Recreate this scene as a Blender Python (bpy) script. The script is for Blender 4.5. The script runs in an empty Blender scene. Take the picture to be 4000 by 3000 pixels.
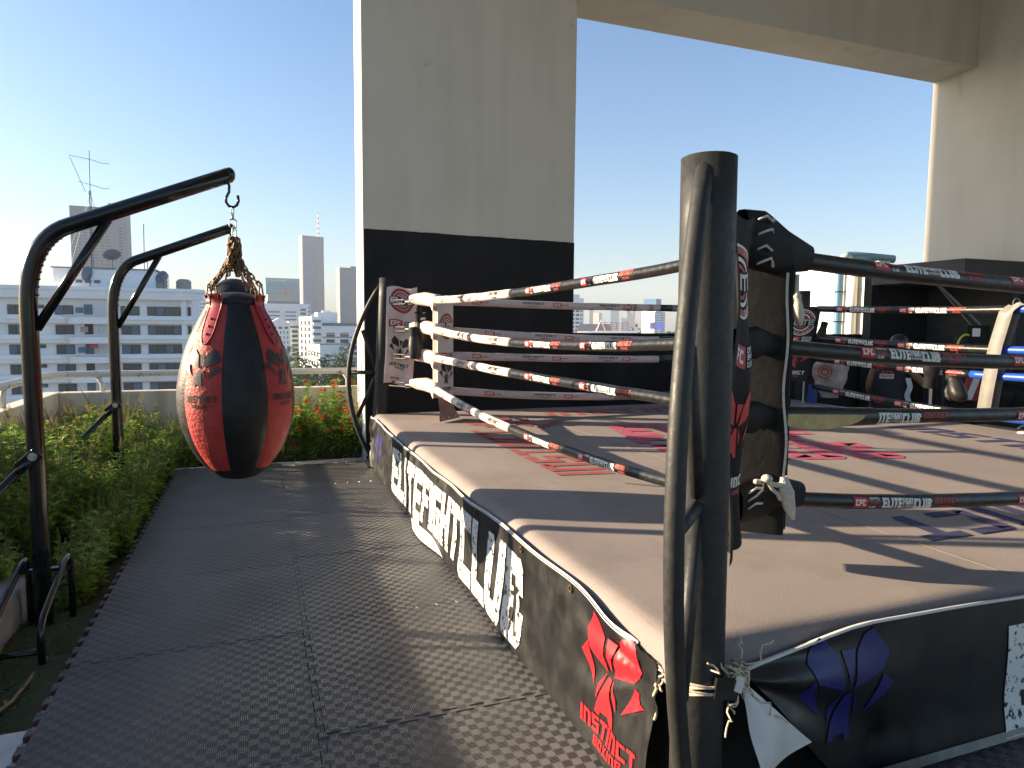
import bpy, bmesh, math, random
from math import sin, cos, pi, radians, sqrt, atan2
from mathutils import Vector, Matrix
from mathutils.geometry import tessellate_polygon
random.seed(7)
scene = bpy.context.scene
COL = scene.collection

# ---------------------------------------------------------------- camera, sky, sun, exposure
def setup_camera():
    psi, th, ro = radians(20.37), radians(4.83), radians(.445)
    f = Vector((sin(psi)*cos(th), cos(psi)*cos(th), -sin(th)))
    r = Vector((cos(psi), -sin(psi), 0)); u = r.cross(f)
    r2 = cos(ro)*r + sin(ro)*u; u2 = -sin(ro)*r + cos(ro)*u
    m = Matrix((r2, u2, -f)).transposed().to_4x4()
    m.translation = (0, 0, 1.5)
    cd = bpy.data.cameras.new('camera'); cd.sensor_width = 36; cd.lens = 23.85
    cd.clip_start = .05; cd.clip_end = 9000
    cam = bpy.data.objects.new('camera', cd); COL.objects.link(cam); cam.matrix_world = m
    scene.camera = cam
setup_camera()
SUN_EL, SUN_AZ = radians(16.2), radians(-63.0)      # azimuth clockwise from +Y
SUN_DIR = Vector((sin(SUN_AZ)*cos(SUN_EL), cos(SUN_AZ)*cos(SUN_EL), sin(SUN_EL)))
w = bpy.data.worlds.new('World'); scene.world = w; w.use_nodes = True
nt = w.node_tree; bg = nt.nodes['Background']
sky = nt.nodes.new('ShaderNodeTexSky'); sky.sky_type = 'NISHITA'; sky.sun_disc = False
sky.sun_elevation = SUN_EL; sky.sun_rotation = SUN_AZ
sky.altitude = 30; sky.air_density = 1.0; sky.dust_density = 1.3; sky.ozone_density = 3.0
hs = nt.nodes.new('ShaderNodeHueSaturation'); hs.inputs['Saturation'].default_value = 1.12
nt.links.new(sky.outputs[0], hs.inputs['Color']); nt.links.new(hs.outputs[0], bg.inputs[0]); bg.inputs[1].default_value = .066
sd = bpy.data.lights.new('sun', 'SUN'); sd.energy = 5.0; sd.angle = radians(.55); sd.color = (1.0, .81, .57)
so = bpy.data.objects.new('sun', sd); COL.objects.link(so)
so.rotation_euler = SUN_DIR.to_track_quat('Z', 'Y').to_euler()
vs = scene.view_settings
vs.view_transform = 'Standard'; vs.look = 'None'; vs.gamma = 1; vs.exposure = 1.95; vs.use_curve_mapping = False
scene.cycles.max_bounces = 8; scene.cycles.volume_bounces = 0; scene.cycles.diffuse_bounces = 4

# ---------------------------------------------------------------- mesh helpers
V3 = Vector
class MB:
    def __init__(s): s.V = []; s.F = []; s.M = []
    def add(s, vs, fs, mi=0):
        o = len(s.V); s.V += [tuple(v) for v in vs]
        for f in fs: s.F.append(tuple(i+o for i in f)); s.M.append(mi)
        return s
    def box(s, x0, x1, y0, y1, z0, z1, mi=0):
        v = [(x, y, z) for z in (z0, z1) for y in (y0, y1) for x in (x0, x1)]
        return s.add(v, [(0,2,3,1),(4,5,7,6),(0,1,5,4),(2,6,7,3),(0,4,6,2),(1,3,7,5)], mi)
    def obox(s, c, a, b, d, mi=0):
        c, a, b, d = V3(c), V3(a), V3(b), V3(d)
        v = [c+i*a+j*b+k*d for k in (-1,1) for j in (-1,1) for i in (-1,1)]
        return s.add(v, [(0,2,3,1),(4,5,7,6),(0,1,5,4),(2,6,7,3),(0,4,6,2),(1,3,7,5)], mi)
    def tube(s, pts, r, n=10, cap=True, mi=0, close=False):
        P = [V3(p) for p in pts]; m = len(P)
        R = r if isinstance(r, (list, tuple)) else [r]*m
        T = []
        for i in range(m):
            if close: t = P[(i+1) % m]-P[i-1]
            else: t = P[min(i+1, m-1)]-P[max(i-1, 0)]
            T.append(t.normalized() if t.length > 1e-9 else V3((0,0,1)))
        t0 = T[0]; a = V3((0,0,1)) if abs(t0.z) < .9 else V3((1,0,0))
        nrm = (a - a.dot(t0)*t0).normalized(); v = []
        for i in range(m):
            nrm = nrm - nrm.dot(T[i])*T[i]; nrm.normalize(); b = T[i].cross(nrm)
            for k in range(n):
                q = 2*pi*k/n; v.append(P[i] + R[i]*(cos(q)*nrm + sin(q)*b))
        f = []
        for i in range(m if close else m-1):
            j = (i+1) % m
            for k in range(n):
                k2 = (k+1) % n; f.append((i*n+k, i*n+k2, j*n+k2, j*n+k))
        if cap and not close:
            f.append(tuple(range(n-1, -1, -1))); f.append(tuple(range((m-1)*n, m*n)))
        return s.add(v, f, mi)
    def grid(s, fn, nu, nv, mi=0, closeu=False):
        v = []
        for j in range(nv+1):
            for i in range(nu if closeu else nu+1): v.append(fn(i/nu, j/nv))
        m = nu if closeu else nu+1; f = []
        for j in range(nv):
            for i in range(nu):
                i2 = (i+1) % m; f.append((j*m+i, j*m+i2, (j+1)*m+i2, (j+1)*m+i))
        return s.add(v, f, mi)
    def lathe(s, prof, n=24, c=(0,0,0), a0=0, a1=2*pi, mi=0):
        full = abs(a1-a0) > 2*pi-1e-6
        return s.grid(lambda u, v: (c[0]+_pl(prof, v)[0]*cos(a0+(a1-a0)*u), c[1]+_pl(prof, v)[0]*sin(a0+(a1-a0)*u), c[2]+_pl(prof, v)[1]), n, len(prof)-1, mi, full)
    def prism(s, poly, f0, f1, mi=0):
        n = len(poly); v = [f0(*p) for p in poly] + [f1(*p) for p in poly]
        return s.add(v, [tuple(range(n-1,-1,-1)), tuple(range(n, 2*n))] + [(i, (i+1) % n, n+(i+1) % n, n+i) for i in range(n)], mi)
    def ball(s, c, rx, ry, rz, n=12, m=8, mi=0):
        return s.grid(lambda u, v: (c[0]+rx*cos(2*pi*u)*sin(pi*v), c[1]+ry*sin(2*pi*u)*sin(pi*v), c[2]-rz*cos(pi*v)), n, m, mi, True)
def _pl(prof, v):
    return prof[min(int(round(v*(len(prof)-1))), len(prof)-1)]
WM = {}
def tag(o, label=None, cat=None, group=None, kind=None):
    if label: o['label'] = label
    if cat: o['category'] = cat
    if group: o['group'] = group
    if kind: o['kind'] = kind
    return o
def thing(name, label, cat, loc=(0,0,0), rz=0, group=None):
    o = bpy.data.objects.new(name, None); COL.objects.link(o); o.empty_display_size = .1
    o.location = loc; o.rotation_euler = (0,0,rz)
    WM[o] = Matrix.Translation(loc) @ Matrix.Rotation(rz, 4, 'Z')
    return tag(o, label, cat, group)
def build(mb, name, mat, parent=None, smooth=False, local=False, bevel=0, label=None):
    me = bpy.data.meshes.new(name); vs = mb.V
    o = bpy.data.objects.new(name, me); COL.objects.link(o)
    if parent is not None:
        o.parent = parent; WM[o] = WM.get(parent, Matrix())
        if not local:
            iv = WM[o].inverted(); vs = [tuple(iv @ V3(v)) for v in vs]
    else:
        if not local and vs:
            xs, ys, zs = zip(*vs); c = ((min(xs)+max(xs))/2, (min(ys)+max(ys))/2, min(zs))
            vs = [(v[0]-c[0], v[1]-c[1], v[2]-c[2]) for v in vs]; o.location = c
            WM[o] = Matrix.Translation(c)
        else: WM[o] = Matrix()
    me.from_pydata(vs, [], mb.F)
    for m in (mat if isinstance(mat, (list, tuple)) else [mat]): me.materials.append(m)
    if any(mb.M): me.polygons.foreach_set('material_index', mb.M)
    if smooth: me.polygons.foreach_set('use_smooth', [True]*len(me.polygons))
    me.update()
    if bevel:
        b = o.modifiers.new('bevel', 'BEVEL'); b.width = bevel; b.segments = 2; b.limit_method = 'ANGLE'
    if label: o['label'] = label
    return o
def solo(mb, name, mat, label, cat, group=None, smooth=False, bevel=0, kind=None):
    return tag(build(mb, name, mat, None, smooth, bevel=bevel), label, cat, group, kind)
def struct(mb, name, mat, bevel=0, smooth=False): return tag(build(mb, name, mat, None, smooth, bevel=bevel), kind='structure')
def dup(root, loc, rz=None, label=None, group=None, scale=None, parent=None):
    r = root.copy(); COL.objects.link(r); r.location = loc
    if parent is not None: r.parent = parent
    if rz is not None: r.rotation_euler = (0,0,rz)
    if scale: r.scale = scale if isinstance(scale, tuple) else (scale,)*3
    if label: r['label'] = label
    if group: r['group'] = group
    for ch in list(root.children):
        c = ch.copy(); COL.objects.link(c); c.parent = r
        for g in list(ch.children):
            d = g.copy(); COL.objects.link(d); d.parent = c
    return r
def inst(o, parent, loc=None, rot=None, scale=None):
    c = o.copy(); COL.objects.link(c); c.parent = parent
    if loc is not None: c.location = loc
    if rot is not None: c.rotation_euler = rot
    if scale is not None: c.scale = scale
    return c
def noise1(x, s=0):
    i = math.floor(x); f = x-i; f = f*f*(3-2*f)
    h = lambda k: (sin(k*127.1+s*311.7)*43758.5453) % 1
    return h(i)*(1-f)+h(i+1)*f
def noise2(x, y, s=0):
    i, j = math.floor(x), math.floor(y); f, g = x-i, y-j; f = f*f*(3-2*f); g = g*g*(3-2*g)
    h = lambda a, b: (sin(a*127.1+b*269.5+s*311.7)*43758.5453) % 1
    return (h(i,j)*(1-f)+h(i+1,j)*f)*(1-g)+(h(i,j+1)*(1-f)+h(i+1,j+1)*f)*g
def lerp(a, b, t): return a+(b-a)*t
def sm(a, b, x):
    t = min(max((x-a)/(b-a), 0), 1); return t*t*(3-2*t)

# ---------------------------------------------------------------- materials
def mat(name, col, rough=.6, metal=0, var=0, vscale=6, col2=None, bump=0, bscale=40, spec=.5, detail=4, thr=None, rvar=0, alpha=1, trans=0, coat=0):
    m = bpy.data.materials.new(name); m.use_nodes = True; t = m.node_tree; N = t.nodes; L = t.links
    b = N['Principled BSDF']; b.inputs['Roughness'].default_value = rough; b.inputs['Metallic'].default_value = metal
    b.inputs['Specular IOR Level'].default_value = spec
    if coat: b.inputs['Coat Weight'].default_value = coat; b.inputs['Coat Roughness'].default_value = .08
    if trans: b.inputs['Transmission Weight'].default_value = trans
    c = (*col, 1); b.inputs['Base Color'].default_value = c
    if var or col2 or bump or rvar:
        tc = N.new('ShaderNodeTexCoord')
    if var or col2:
        nz = N.new('ShaderNodeTexNoise'); nz.inputs['Scale'].default_value = vscale; nz.inputs['Detail'].default_value = detail
        nz.inputs['Roughness'].default_value = .65
        L.new(tc.outputs['Object'], nz.inputs['Vector'])
        rp = N.new('ShaderNodeValToRGB'); e = rp.color_ramp.elements
        e[0].position, e[1].position = thr or (.32, .68)
        c2 = col2 or tuple(min(1, x*(1+var)) for x in col); c1 = col if col2 else tuple(x*(1-var) for x in col)
        e[0].color = (*c1, 1); e[1].color = (*c2, 1)
        L.new(nz.outputs['Fac'], rp.inputs[0]); L.new(rp.outputs[0], b.inputs['Base Color'])
    if rvar:
        n3 = N.new('ShaderNodeTexNoise'); n3.inputs['Scale'].default_value = vscale*1.7; n3.inputs['Detail'].default_value = 5
        L.new(tc.outputs['Object'], n3.inputs['Vector'])
        mr = N.new('ShaderNodeMapRange'); mr.inputs[3].default_value = max(.03, rough-rvar); mr.inputs[4].default_value = min(1, rough+rvar)
        mr.inputs[1].default_value = .3; mr.inputs[2].default_value = .7
        L.new(n3.outputs['Fac'], mr.inputs[0]); L.new(mr.outputs[0], b.inputs['Roughness'])
    if bump:
        n2 = N.new('ShaderNodeTexNoise'); n2.inputs['Scale'].default_value = bscale; n2.inputs['Detail'].default_value = 5
        L.new(tc.outputs['Object'], n2.inputs['Vector'])
        bp = N.new('ShaderNodeBump'); bp.inputs['Strength'].default_value = bump; bp.inputs['Distance'].default_value = .01
        L.new(n2.outputs['Fac'], bp.inputs['Height']); L.new(bp.outputs[0], b.inputs['Normal'])
    return m
M = {}
def streak_mat(name, base, dark, sx=3.0, amount=.5, rough=.85, bump=.15):
    """painted render with faint vertical rain streaks and blotches"""
    m = mat(name, base, rough, bump=bump, bscale=60); t = m.node_tree; N, L = t.nodes, t.links
    tc = [n for n in N if n.type == 'TEX_COORD'][0]; b = N['Principled BSDF']
    mp = N.new('ShaderNodeMapping'); mp.inputs['Scale'].default_value = (sx, sx, .22); L.new(tc.outputs['Object'], mp.inputs[0])
    n1 = N.new('ShaderNodeTexNoise'); n1.inputs['Scale'].default_value = 1.6; n1.inputs['Detail'].default_value = 6; L.new(mp.outputs[0], n1.inputs['Vector'])
    n2 = N.new('ShaderNodeTexNoise'); n2.inputs['Scale'].default_value = 1.1; n2.inputs['Detail'].default_value = 7; L.new(tc.outputs['Object'], n2.inputs['Vector'])
    mu = N.new('ShaderNodeMath'); mu.operation = 'MULTIPLY'; L.new(n1.outputs['Fac'], mu.inputs[0]); L.new(n2.outputs['Fac'], mu.inputs[1])
    mr = N.new('ShaderNodeMapRange'); mr.inputs[1].default_value = .2; mr.inputs[2].default_value = .42; mr.inputs[4].default_value = amount; L.new(mu.outputs[0], mr.inputs[0])
    mx = N.new('ShaderNodeMix'); mx.data_type = 'RGBA'; mx.inputs[6].default_value = (*base, 1); mx.inputs[7].default_value = (*dark, 1)
    L.new(mr.outputs[0], mx.inputs[0]); L.new(mx.outputs[2], b.inputs['Base Color'])
    return m
M['concrete'] = mat('concrete', (.33,.31,.28), .9, var=.25, vscale=3, bump=.3, bscale=30)
M['curb'] = mat('curb', (.55,.53,.48), .9, var=.2, vscale=8, bump=.3, bscale=50)
M['pillar'] = streak_mat('pillar', (.66,.60,.49), (.44,.40,.32), 3, .3)
M['beam'] = streak_mat('beam', (.53,.505,.44), (.36,.335,.28), 2, .4)
M['blackpaint'] = mat('blackpaint', (.010,.010,.011), .75, var=.4, vscale=2, bump=.2, bscale=50, spec=.3)
M['parapet'] = streak_mat('parapet', (.62,.57,.47), (.25,.21,.16), 4, .7)
M['whitewall'] = streak_mat('whitewall', (.78,.76,.7), (.5,.46,.4), 3, .5)
M['fascia'] = mat('fascia', (.035,.037,.04), .7, var=.3, vscale=3, bump=.15)
M['soil'] = mat('soil', (.045,.04,.022), 1, col2=(.05,.075,.018), vscale=14, bump=1, bscale=60)
M['moss'] = mat('moss', (.07,.09,.025), 1, var=.5, vscale=20, bump=1, bscale=90)
M['post'] = mat('post', (.022,.022,.021), .55, spec=.4, var=.25, vscale=30, bump=.18, bscale=35, rvar=.1)
M['gloss'] = mat('gloss', (.006,.006,.006), .16, var=.4, vscale=20, bump=.06, bscale=30, rvar=.06)
M['steel'] = mat('steel', (.55,.54,.52), .32, 1, var=.15, vscale=40)
M['rust'] = mat('rust', (.10,.055,.03), .55, .7, col2=(.24,.15,.08), vscale=60)
M['chrome'] = mat('chrome', (.6,.58,.53), .25, 1)
M['vinyl'] = mat('vinyl', (.009,.009,.0095), .40, var=.5, vscale=5, bump=.10, bscale=14, rvar=.14)
M['vinyl_white'] = mat('vinyl_white', (.62,.6,.56), .5, var=.1, vscale=6, bump=.1, bscale=20)
M['canvas'] = mat('canvas', (.215,.18,.165), .88, col2=(.275,.236,.217), vscale=2.2, detail=9, bump=.12, bscale=120, spec=.25)
M['black_leather'] = mat('black_leather', (.010,.010,.0105), .5, spec=.35, var=.4, vscale=9, bump=.18, bscale=70, rvar=.1)
M['matt_black'] = mat('matt_black', (.010,.010,.010), .65, spec=.15, var=.3, vscale=9, bump=.2, bscale=40)
M['red_leather'] = mat('red_leather', (.37,.028,.024), .56, spec=.35, col2=(.44,.05,.04), vscale=7, bump=.7, bscale=55, rvar=.1)
M['red_strap'] = mat('red_strap', (.36,.014,.025), .38, var=.15, vscale=15, bump=.1)
M['print_black'] = mat('print_black', (.012,.011,.011), .45)
M['print_grey'] = mat('print_grey', (.10,.085,.08), .6)
M['print_white'] = mat('print_white', (.68,.66,.6), .55)
M['print_red'] = mat('print_red', (.46,.025,.03), .55, var=.1, vscale=20)
M['print_red2'] = mat('print_red2', (.42,.06,.045), .6)
M['canvas_red'] = mat('canvas_red', (.30,.04,.045), .85, col2=(.24,.12,.105), vscale=9, detail=8, thr=(.45,.68))
M['canvas_pink'] = mat('canvas_pink', (.36,.045,.10), .85, col2=(.25,.18,.165), vscale=11, detail=10, thr=(.54,.62))
M['canvas_blue'] = mat('canvas_blue', (.018,.02,.085), .85, col2=(.06,.055,.09), vscale=9, thr=(.5,.8))
M['canvas_mark'] = mat('canvas_mark', (.185,.16,.15), .9)
M['skirt_white'] = mat('skirt_white', (.72,.71,.67), .45, col2=(.012,.012,.012), vscale=30, detail=10, thr=(.555,.575))
M['skirt_red'] = mat('skirt_red', (.52,.012,.02), .4)
M['skirt_blue'] = mat('skirt_blue', (.014,.016,.12), .42)
M['rope_white'] = mat('rope_white', (.60,.50,.42), .5, col2=(.68,.60,.52), vscale=14, bump=.15, bscale=30)
M['rope_pink'] = mat('rope_pink', (.50,.36,.33), .55, col2=(.62,.52,.48), vscale=30, bump=.15, bscale=30)
M['rope_black'] = mat('rope_black', (.011,.011,.0115), .36, var=.4, vscale=20, bump=.2, bscale=30, rvar=.1)
M['rope_blue'] = mat('rope_blue', (.01,.06,.33), .4, var=.1, vscale=20, bump=.1)
M['tape'] = mat('tape', (.30,.30,.31), .6); M['tape_brown'] = mat('tape_brown', (.32,.24,.14), .6)
M['pad_white'] = mat('pad_white', (.66,.57,.51), .5, col2=(.56,.40,.36), vscale=4, bump=.12, bscale=18)
M['pad_red'] = mat('pad_red', (.30,.10,.085), .55, col2=(.36,.2,.17), vscale=7, bump=.12)
M['lace'] = mat('lace', (.52,.48,.40), .85, var=.15, vscale=60, bump=.4, bscale=150)
M['twine'] = mat('twine', (.55,.46,.33), .9, var=.2, vscale=90)
M['foam'] = mat('foam', (.46,.36,.17), .8, var=.2, vscale=20, bump=.3)
M['strap_grey'] = mat('strap_grey', (.15,.14,.125), .5, var=.15, vscale=9, bump=.1)
M['rail'] = mat('rail', (.52,.52,.49), .5, col2=(.16,.065,.03), vscale=9, detail=8, thr=(.60,.66), bump=.2)
M['blue_pipe'] = mat('blue_pipe', (.07,.17,.27), .5, var=.12, vscale=3)
M['crack'] = mat('crack', (.10,.085,.07), .95)
M['leaf'] = mat('leaf', (.22,.38,.05), .5, var=.35, vscale=5)
M['leaf_y'] = mat('leaf_y', (.40,.47,.07), .5, var=.3, vscale=5)
M['leaf_d'] = mat('leaf_d', (.085,.20,.03), .45, var=.35, vscale=5)
M['spike'] = mat('spike', (.26,.27,.05), .8, col2=(.33,.22,.11), vscale=3)
M['stem'] = mat('stem', (.11,.10,.04), .8, var=.3, vscale=20)
M['flower'] = mat('flower', (.62,.09,.03), .6, col2=(.6,.03,.03), vscale=3)
M['flower_y'] = mat('flower_y', (.65,.32,.04), .6)
for k in ('leaf','leaf_y','leaf_d','spike','flower'):
    m = M[k]; N = m.node_tree.nodes; L = m.node_tree.links; b = N['Principled BSDF']
    tr = N.new('ShaderNodeBsdfTranslucent'); mx = N.new('ShaderNodeMixShader'); mx.inputs[0].default_value = .5
    src = b.inputs['Base Color'].links[0].from_socket if b.inputs['Base Color'].links else None
    if src: L.new(src, tr.inputs[0])
    L.new(b.outputs[0], mx.inputs[1]); L.new(tr.outputs[0], mx.inputs[2]); L.new(mx.outputs[0], N['Material Output'].inputs[0])
M['stone'] = mat('stone', (.10,.09,.07), .9, var=.4, vscale=7, bump=.4)
M['pebble'] = mat('pebble', (.6,.57,.5), .7, var=.1)
M['bamboo'] = mat('bamboo', (.30,.20,.09), .6, var=.2, vscale=20)
M['block'] = mat('block', (.24,.24,.235), .9, var=.25, vscale=4, bump=.5, bscale=25)
M['skin'] = mat('skin', (.24,.115,.06), .5, var=.08, vscale=8)
M['hair'] = mat('hair', (.008,.007,.006), .5)
M['vest'] = mat('vest', (.016,.017,.024), .8, var=.15, vscale=8)
M['cloth_white'] = mat('cloth_white', (.62,.62,.64), .85)
M['plastic'] = mat('plastic', (.55,.46,.42), .35, col2=(.30,.2,.19), vscale=6)
M['blue_cloth'] = mat('blue_cloth', (.03,.06,.25), .85)
M['redthing'] = mat('redthing', (.36,.02,.02), .5)
M['lime'] = mat('lime', (.42,.5,.03), .5)
M['teal'] = mat('teal', (.02,.20,.20), .5)

def scuff(m, dark, scale, lo, hi, amt, stretch=(1,1,1)):
    t = m.node_tree; N, L = t.nodes, t.links; b = N['Principled BSDF']; src = b.inputs['Base Color'].links[0].from_socket
    tc = [n for n in N if n.type == 'TEX_COORD'][0]; mp = N.new('ShaderNodeMapping'); mp.inputs['Scale'].default_value = stretch; L.new(tc.outputs['Object'], mp.inputs[0])
    nz = N.new('ShaderNodeTexNoise'); nz.inputs['Scale'].default_value = scale; nz.inputs['Detail'].default_value = 9; nz.inputs['Roughness'].default_value = .7; L.new(mp.outputs[0], nz.inputs['Vector'])
    mr = N.new('ShaderNodeMapRange'); mr.inputs[1].default_value = lo; mr.inputs[2].default_value = hi; mr.inputs[4].default_value = amt; L.new(nz.outputs['Fac'], mr.inputs[0])
    mx = N.new('ShaderNodeMix'); mx.data_type = 'RGBA'; mx.inputs[7].default_value = (*dark, 1); L.new(src, mx.inputs[6]); L.new(mr.outputs[0], mx.inputs[0]); L.new(mx.outputs[2], b.inputs['Base Color'])
scuff(M['canvas'], (.13,.115,.108), .55, .5, .72, .45); scuff(M['canvas'], (.15,.13,.12), 9, .62, .72, .5, (1,.15,1)); scuff(M['canvas'], (.30,.27,.25), 3, .6, .75, .4, (.3,1,1))
scuff(M['vinyl'], (.035,.034,.031), 2.2, .55, .78, .5); scuff(M['vinyl'], (.09,.085,.075), 40, .66, .72, .5, (1,.3,1))
scuff(M['blackpaint'], (.03,.03,.03), 1.3, .5, .75, .7, (1,1,.4)); scuff(M['post'], (.06,.058,.052), 3, .55, .75, .5)
scuff(M['pillar'], (.30,.26,.20), 2.6, .66, .74, .55); scuff(M['beam'], (.22,.19,.15), 1.6, .62, .74, .5, (1,1,.5)); scuff(M['parapet'], (.22,.18,.13), 3, .58, .72, .5, (1,1,.35))
scuff(M['rope_black'], (.06,.058,.05), 8, .55, .75, .5); scuff(M['gloss'], (.05,.035,.025), 14, .70, .74, .7)

def mat_tile():
    m = bpy.data.materials.new('foam_tile'); m.use_nodes = True; N = m.node_tree.nodes; L = m.node_tree.links; b = N['Principled BSDF']
    g = N.new('ShaderNodeNewGeometry'); sp = N.new('ShaderNodeSeparateXYZ'); L.new(g.outputs['Position'], sp.inputs[0])
    def mth(op, a, c=None):
        n = N.new('ShaderNodeMath'); n.operation = op
        for i, v in enumerate((a, c)):
            if v is None: continue
            if isinstance(v, (int, float)): n.inputs[i].default_value = v
            else: L.new(v, n.inputs[i])
        return n.outputs[0]
    x, y, z = sp.outputs[0], sp.outputs[1], sp.outputs[2]
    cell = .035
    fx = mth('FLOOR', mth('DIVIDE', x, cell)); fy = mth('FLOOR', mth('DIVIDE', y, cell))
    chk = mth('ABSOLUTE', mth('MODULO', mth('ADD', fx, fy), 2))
    k = 2*pi/.007
    cx = mth('COSINE', mth('MULTIPLY', x, k)); cy = mth('COSINE', mth('MULTIPLY', y, k))
    nx = mth('MULTIPLY', mth('MULTIPLY', cx, chk), 1.35); ny = mth('MULTIPLY', mth('MULTIPLY', cy, mth('SUBTRACT', 1, chk)), 1.35)
    # only on top faces: scale by normal z
    sn = N.new('ShaderNodeSeparateXYZ'); L.new(g.outputs['Normal'], sn.inputs[0])
    top = mth('GREATER_THAN', sn.outputs[2], .985)
    cb = N.new('ShaderNodeCombineXYZ'); L.new(mth('MULTIPLY', nx, top), cb.inputs[0]); L.new(mth('MULTIPLY', ny, top), cb.inputs[1])
    nz = N.new('ShaderNodeTexNoise'); nz.inputs['Scale'].default_value = 2.2; nz.inputs['Detail'].default_value = 7
    L.new(g.outputs['Position'], nz.inputs['Vector'])
    va = N.new('ShaderNodeVectorMath'); va.operation = 'ADD'; L.new(g.outputs['Normal'], va.inputs[0]); L.new(cb.outputs[0], va.inputs[1])
    vn = N.new('ShaderNodeVectorMath'); vn.operation = 'NORMALIZE'; L.new(va.outputs[0], vn.inputs[0]); L.new(vn.outputs[0], b.inputs['Normal'])
    rp = N.new('ShaderNodeValToRGB'); rp.color_ramp.elements[0].color = (.055,.054,.055,1); rp.color_ramp.elements[1].color = (.100,.096,.092,1)
    rp.color_ramp.elements[0].position = .35; rp.color_ramp.elements[1].position = .7
    L.new(nz.outputs['Fac'], rp.inputs[0])
    n4 = N.new('ShaderNodeTexNoise'); n4.inputs['Scale'].default_value = .9; n4.inputs['Detail'].default_value = 9; n4.inputs['Roughness'].default_value = .7; L.new(g.outputs['Position'], n4.inputs['Vector'])
    m4 = N.new('ShaderNodeMapRange'); m4.inputs[1].default_value = .48; m4.inputs[2].default_value = .7; m4.inputs[4].default_value = .55; L.new(n4.outputs['Fac'], m4.inputs[0])
    du = N.new('ShaderNodeMix'); du.data_type = 'RGBA'; du.inputs[7].default_value = (.14,.132,.124,1); L.new(m4.outputs[0], du.inputs[0]); L.new(rp.outputs[0], du.inputs[6])
    ck = N.new('ShaderNodeVectorMath'); ck.operation = 'SCALE'; L.new(du.outputs[2], ck.inputs[0]); L.new(mth('ADD', mth('MULTIPLY', chk, .24), .86), ck.inputs[3])  # light/dark contrast of the ridged blocks painted into the colour
    red = N.new('ShaderNodeMix'); red.data_type = 'RGBA'; red.inputs[6].default_value = (.24,.022,.016,1)
    L.new(mth('GREATER_THAN', z, -.011), red.inputs[0]); L.new(ck.outputs[0], red.inputs[7]); L.new(red.outputs[2], b.inputs['Base Color'])
    b.inputs['Roughness'].default_value = .36; b.inputs['Specular IOR Level'].default_value = .5
    return m
M['tile'] = mat_tile()

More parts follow.
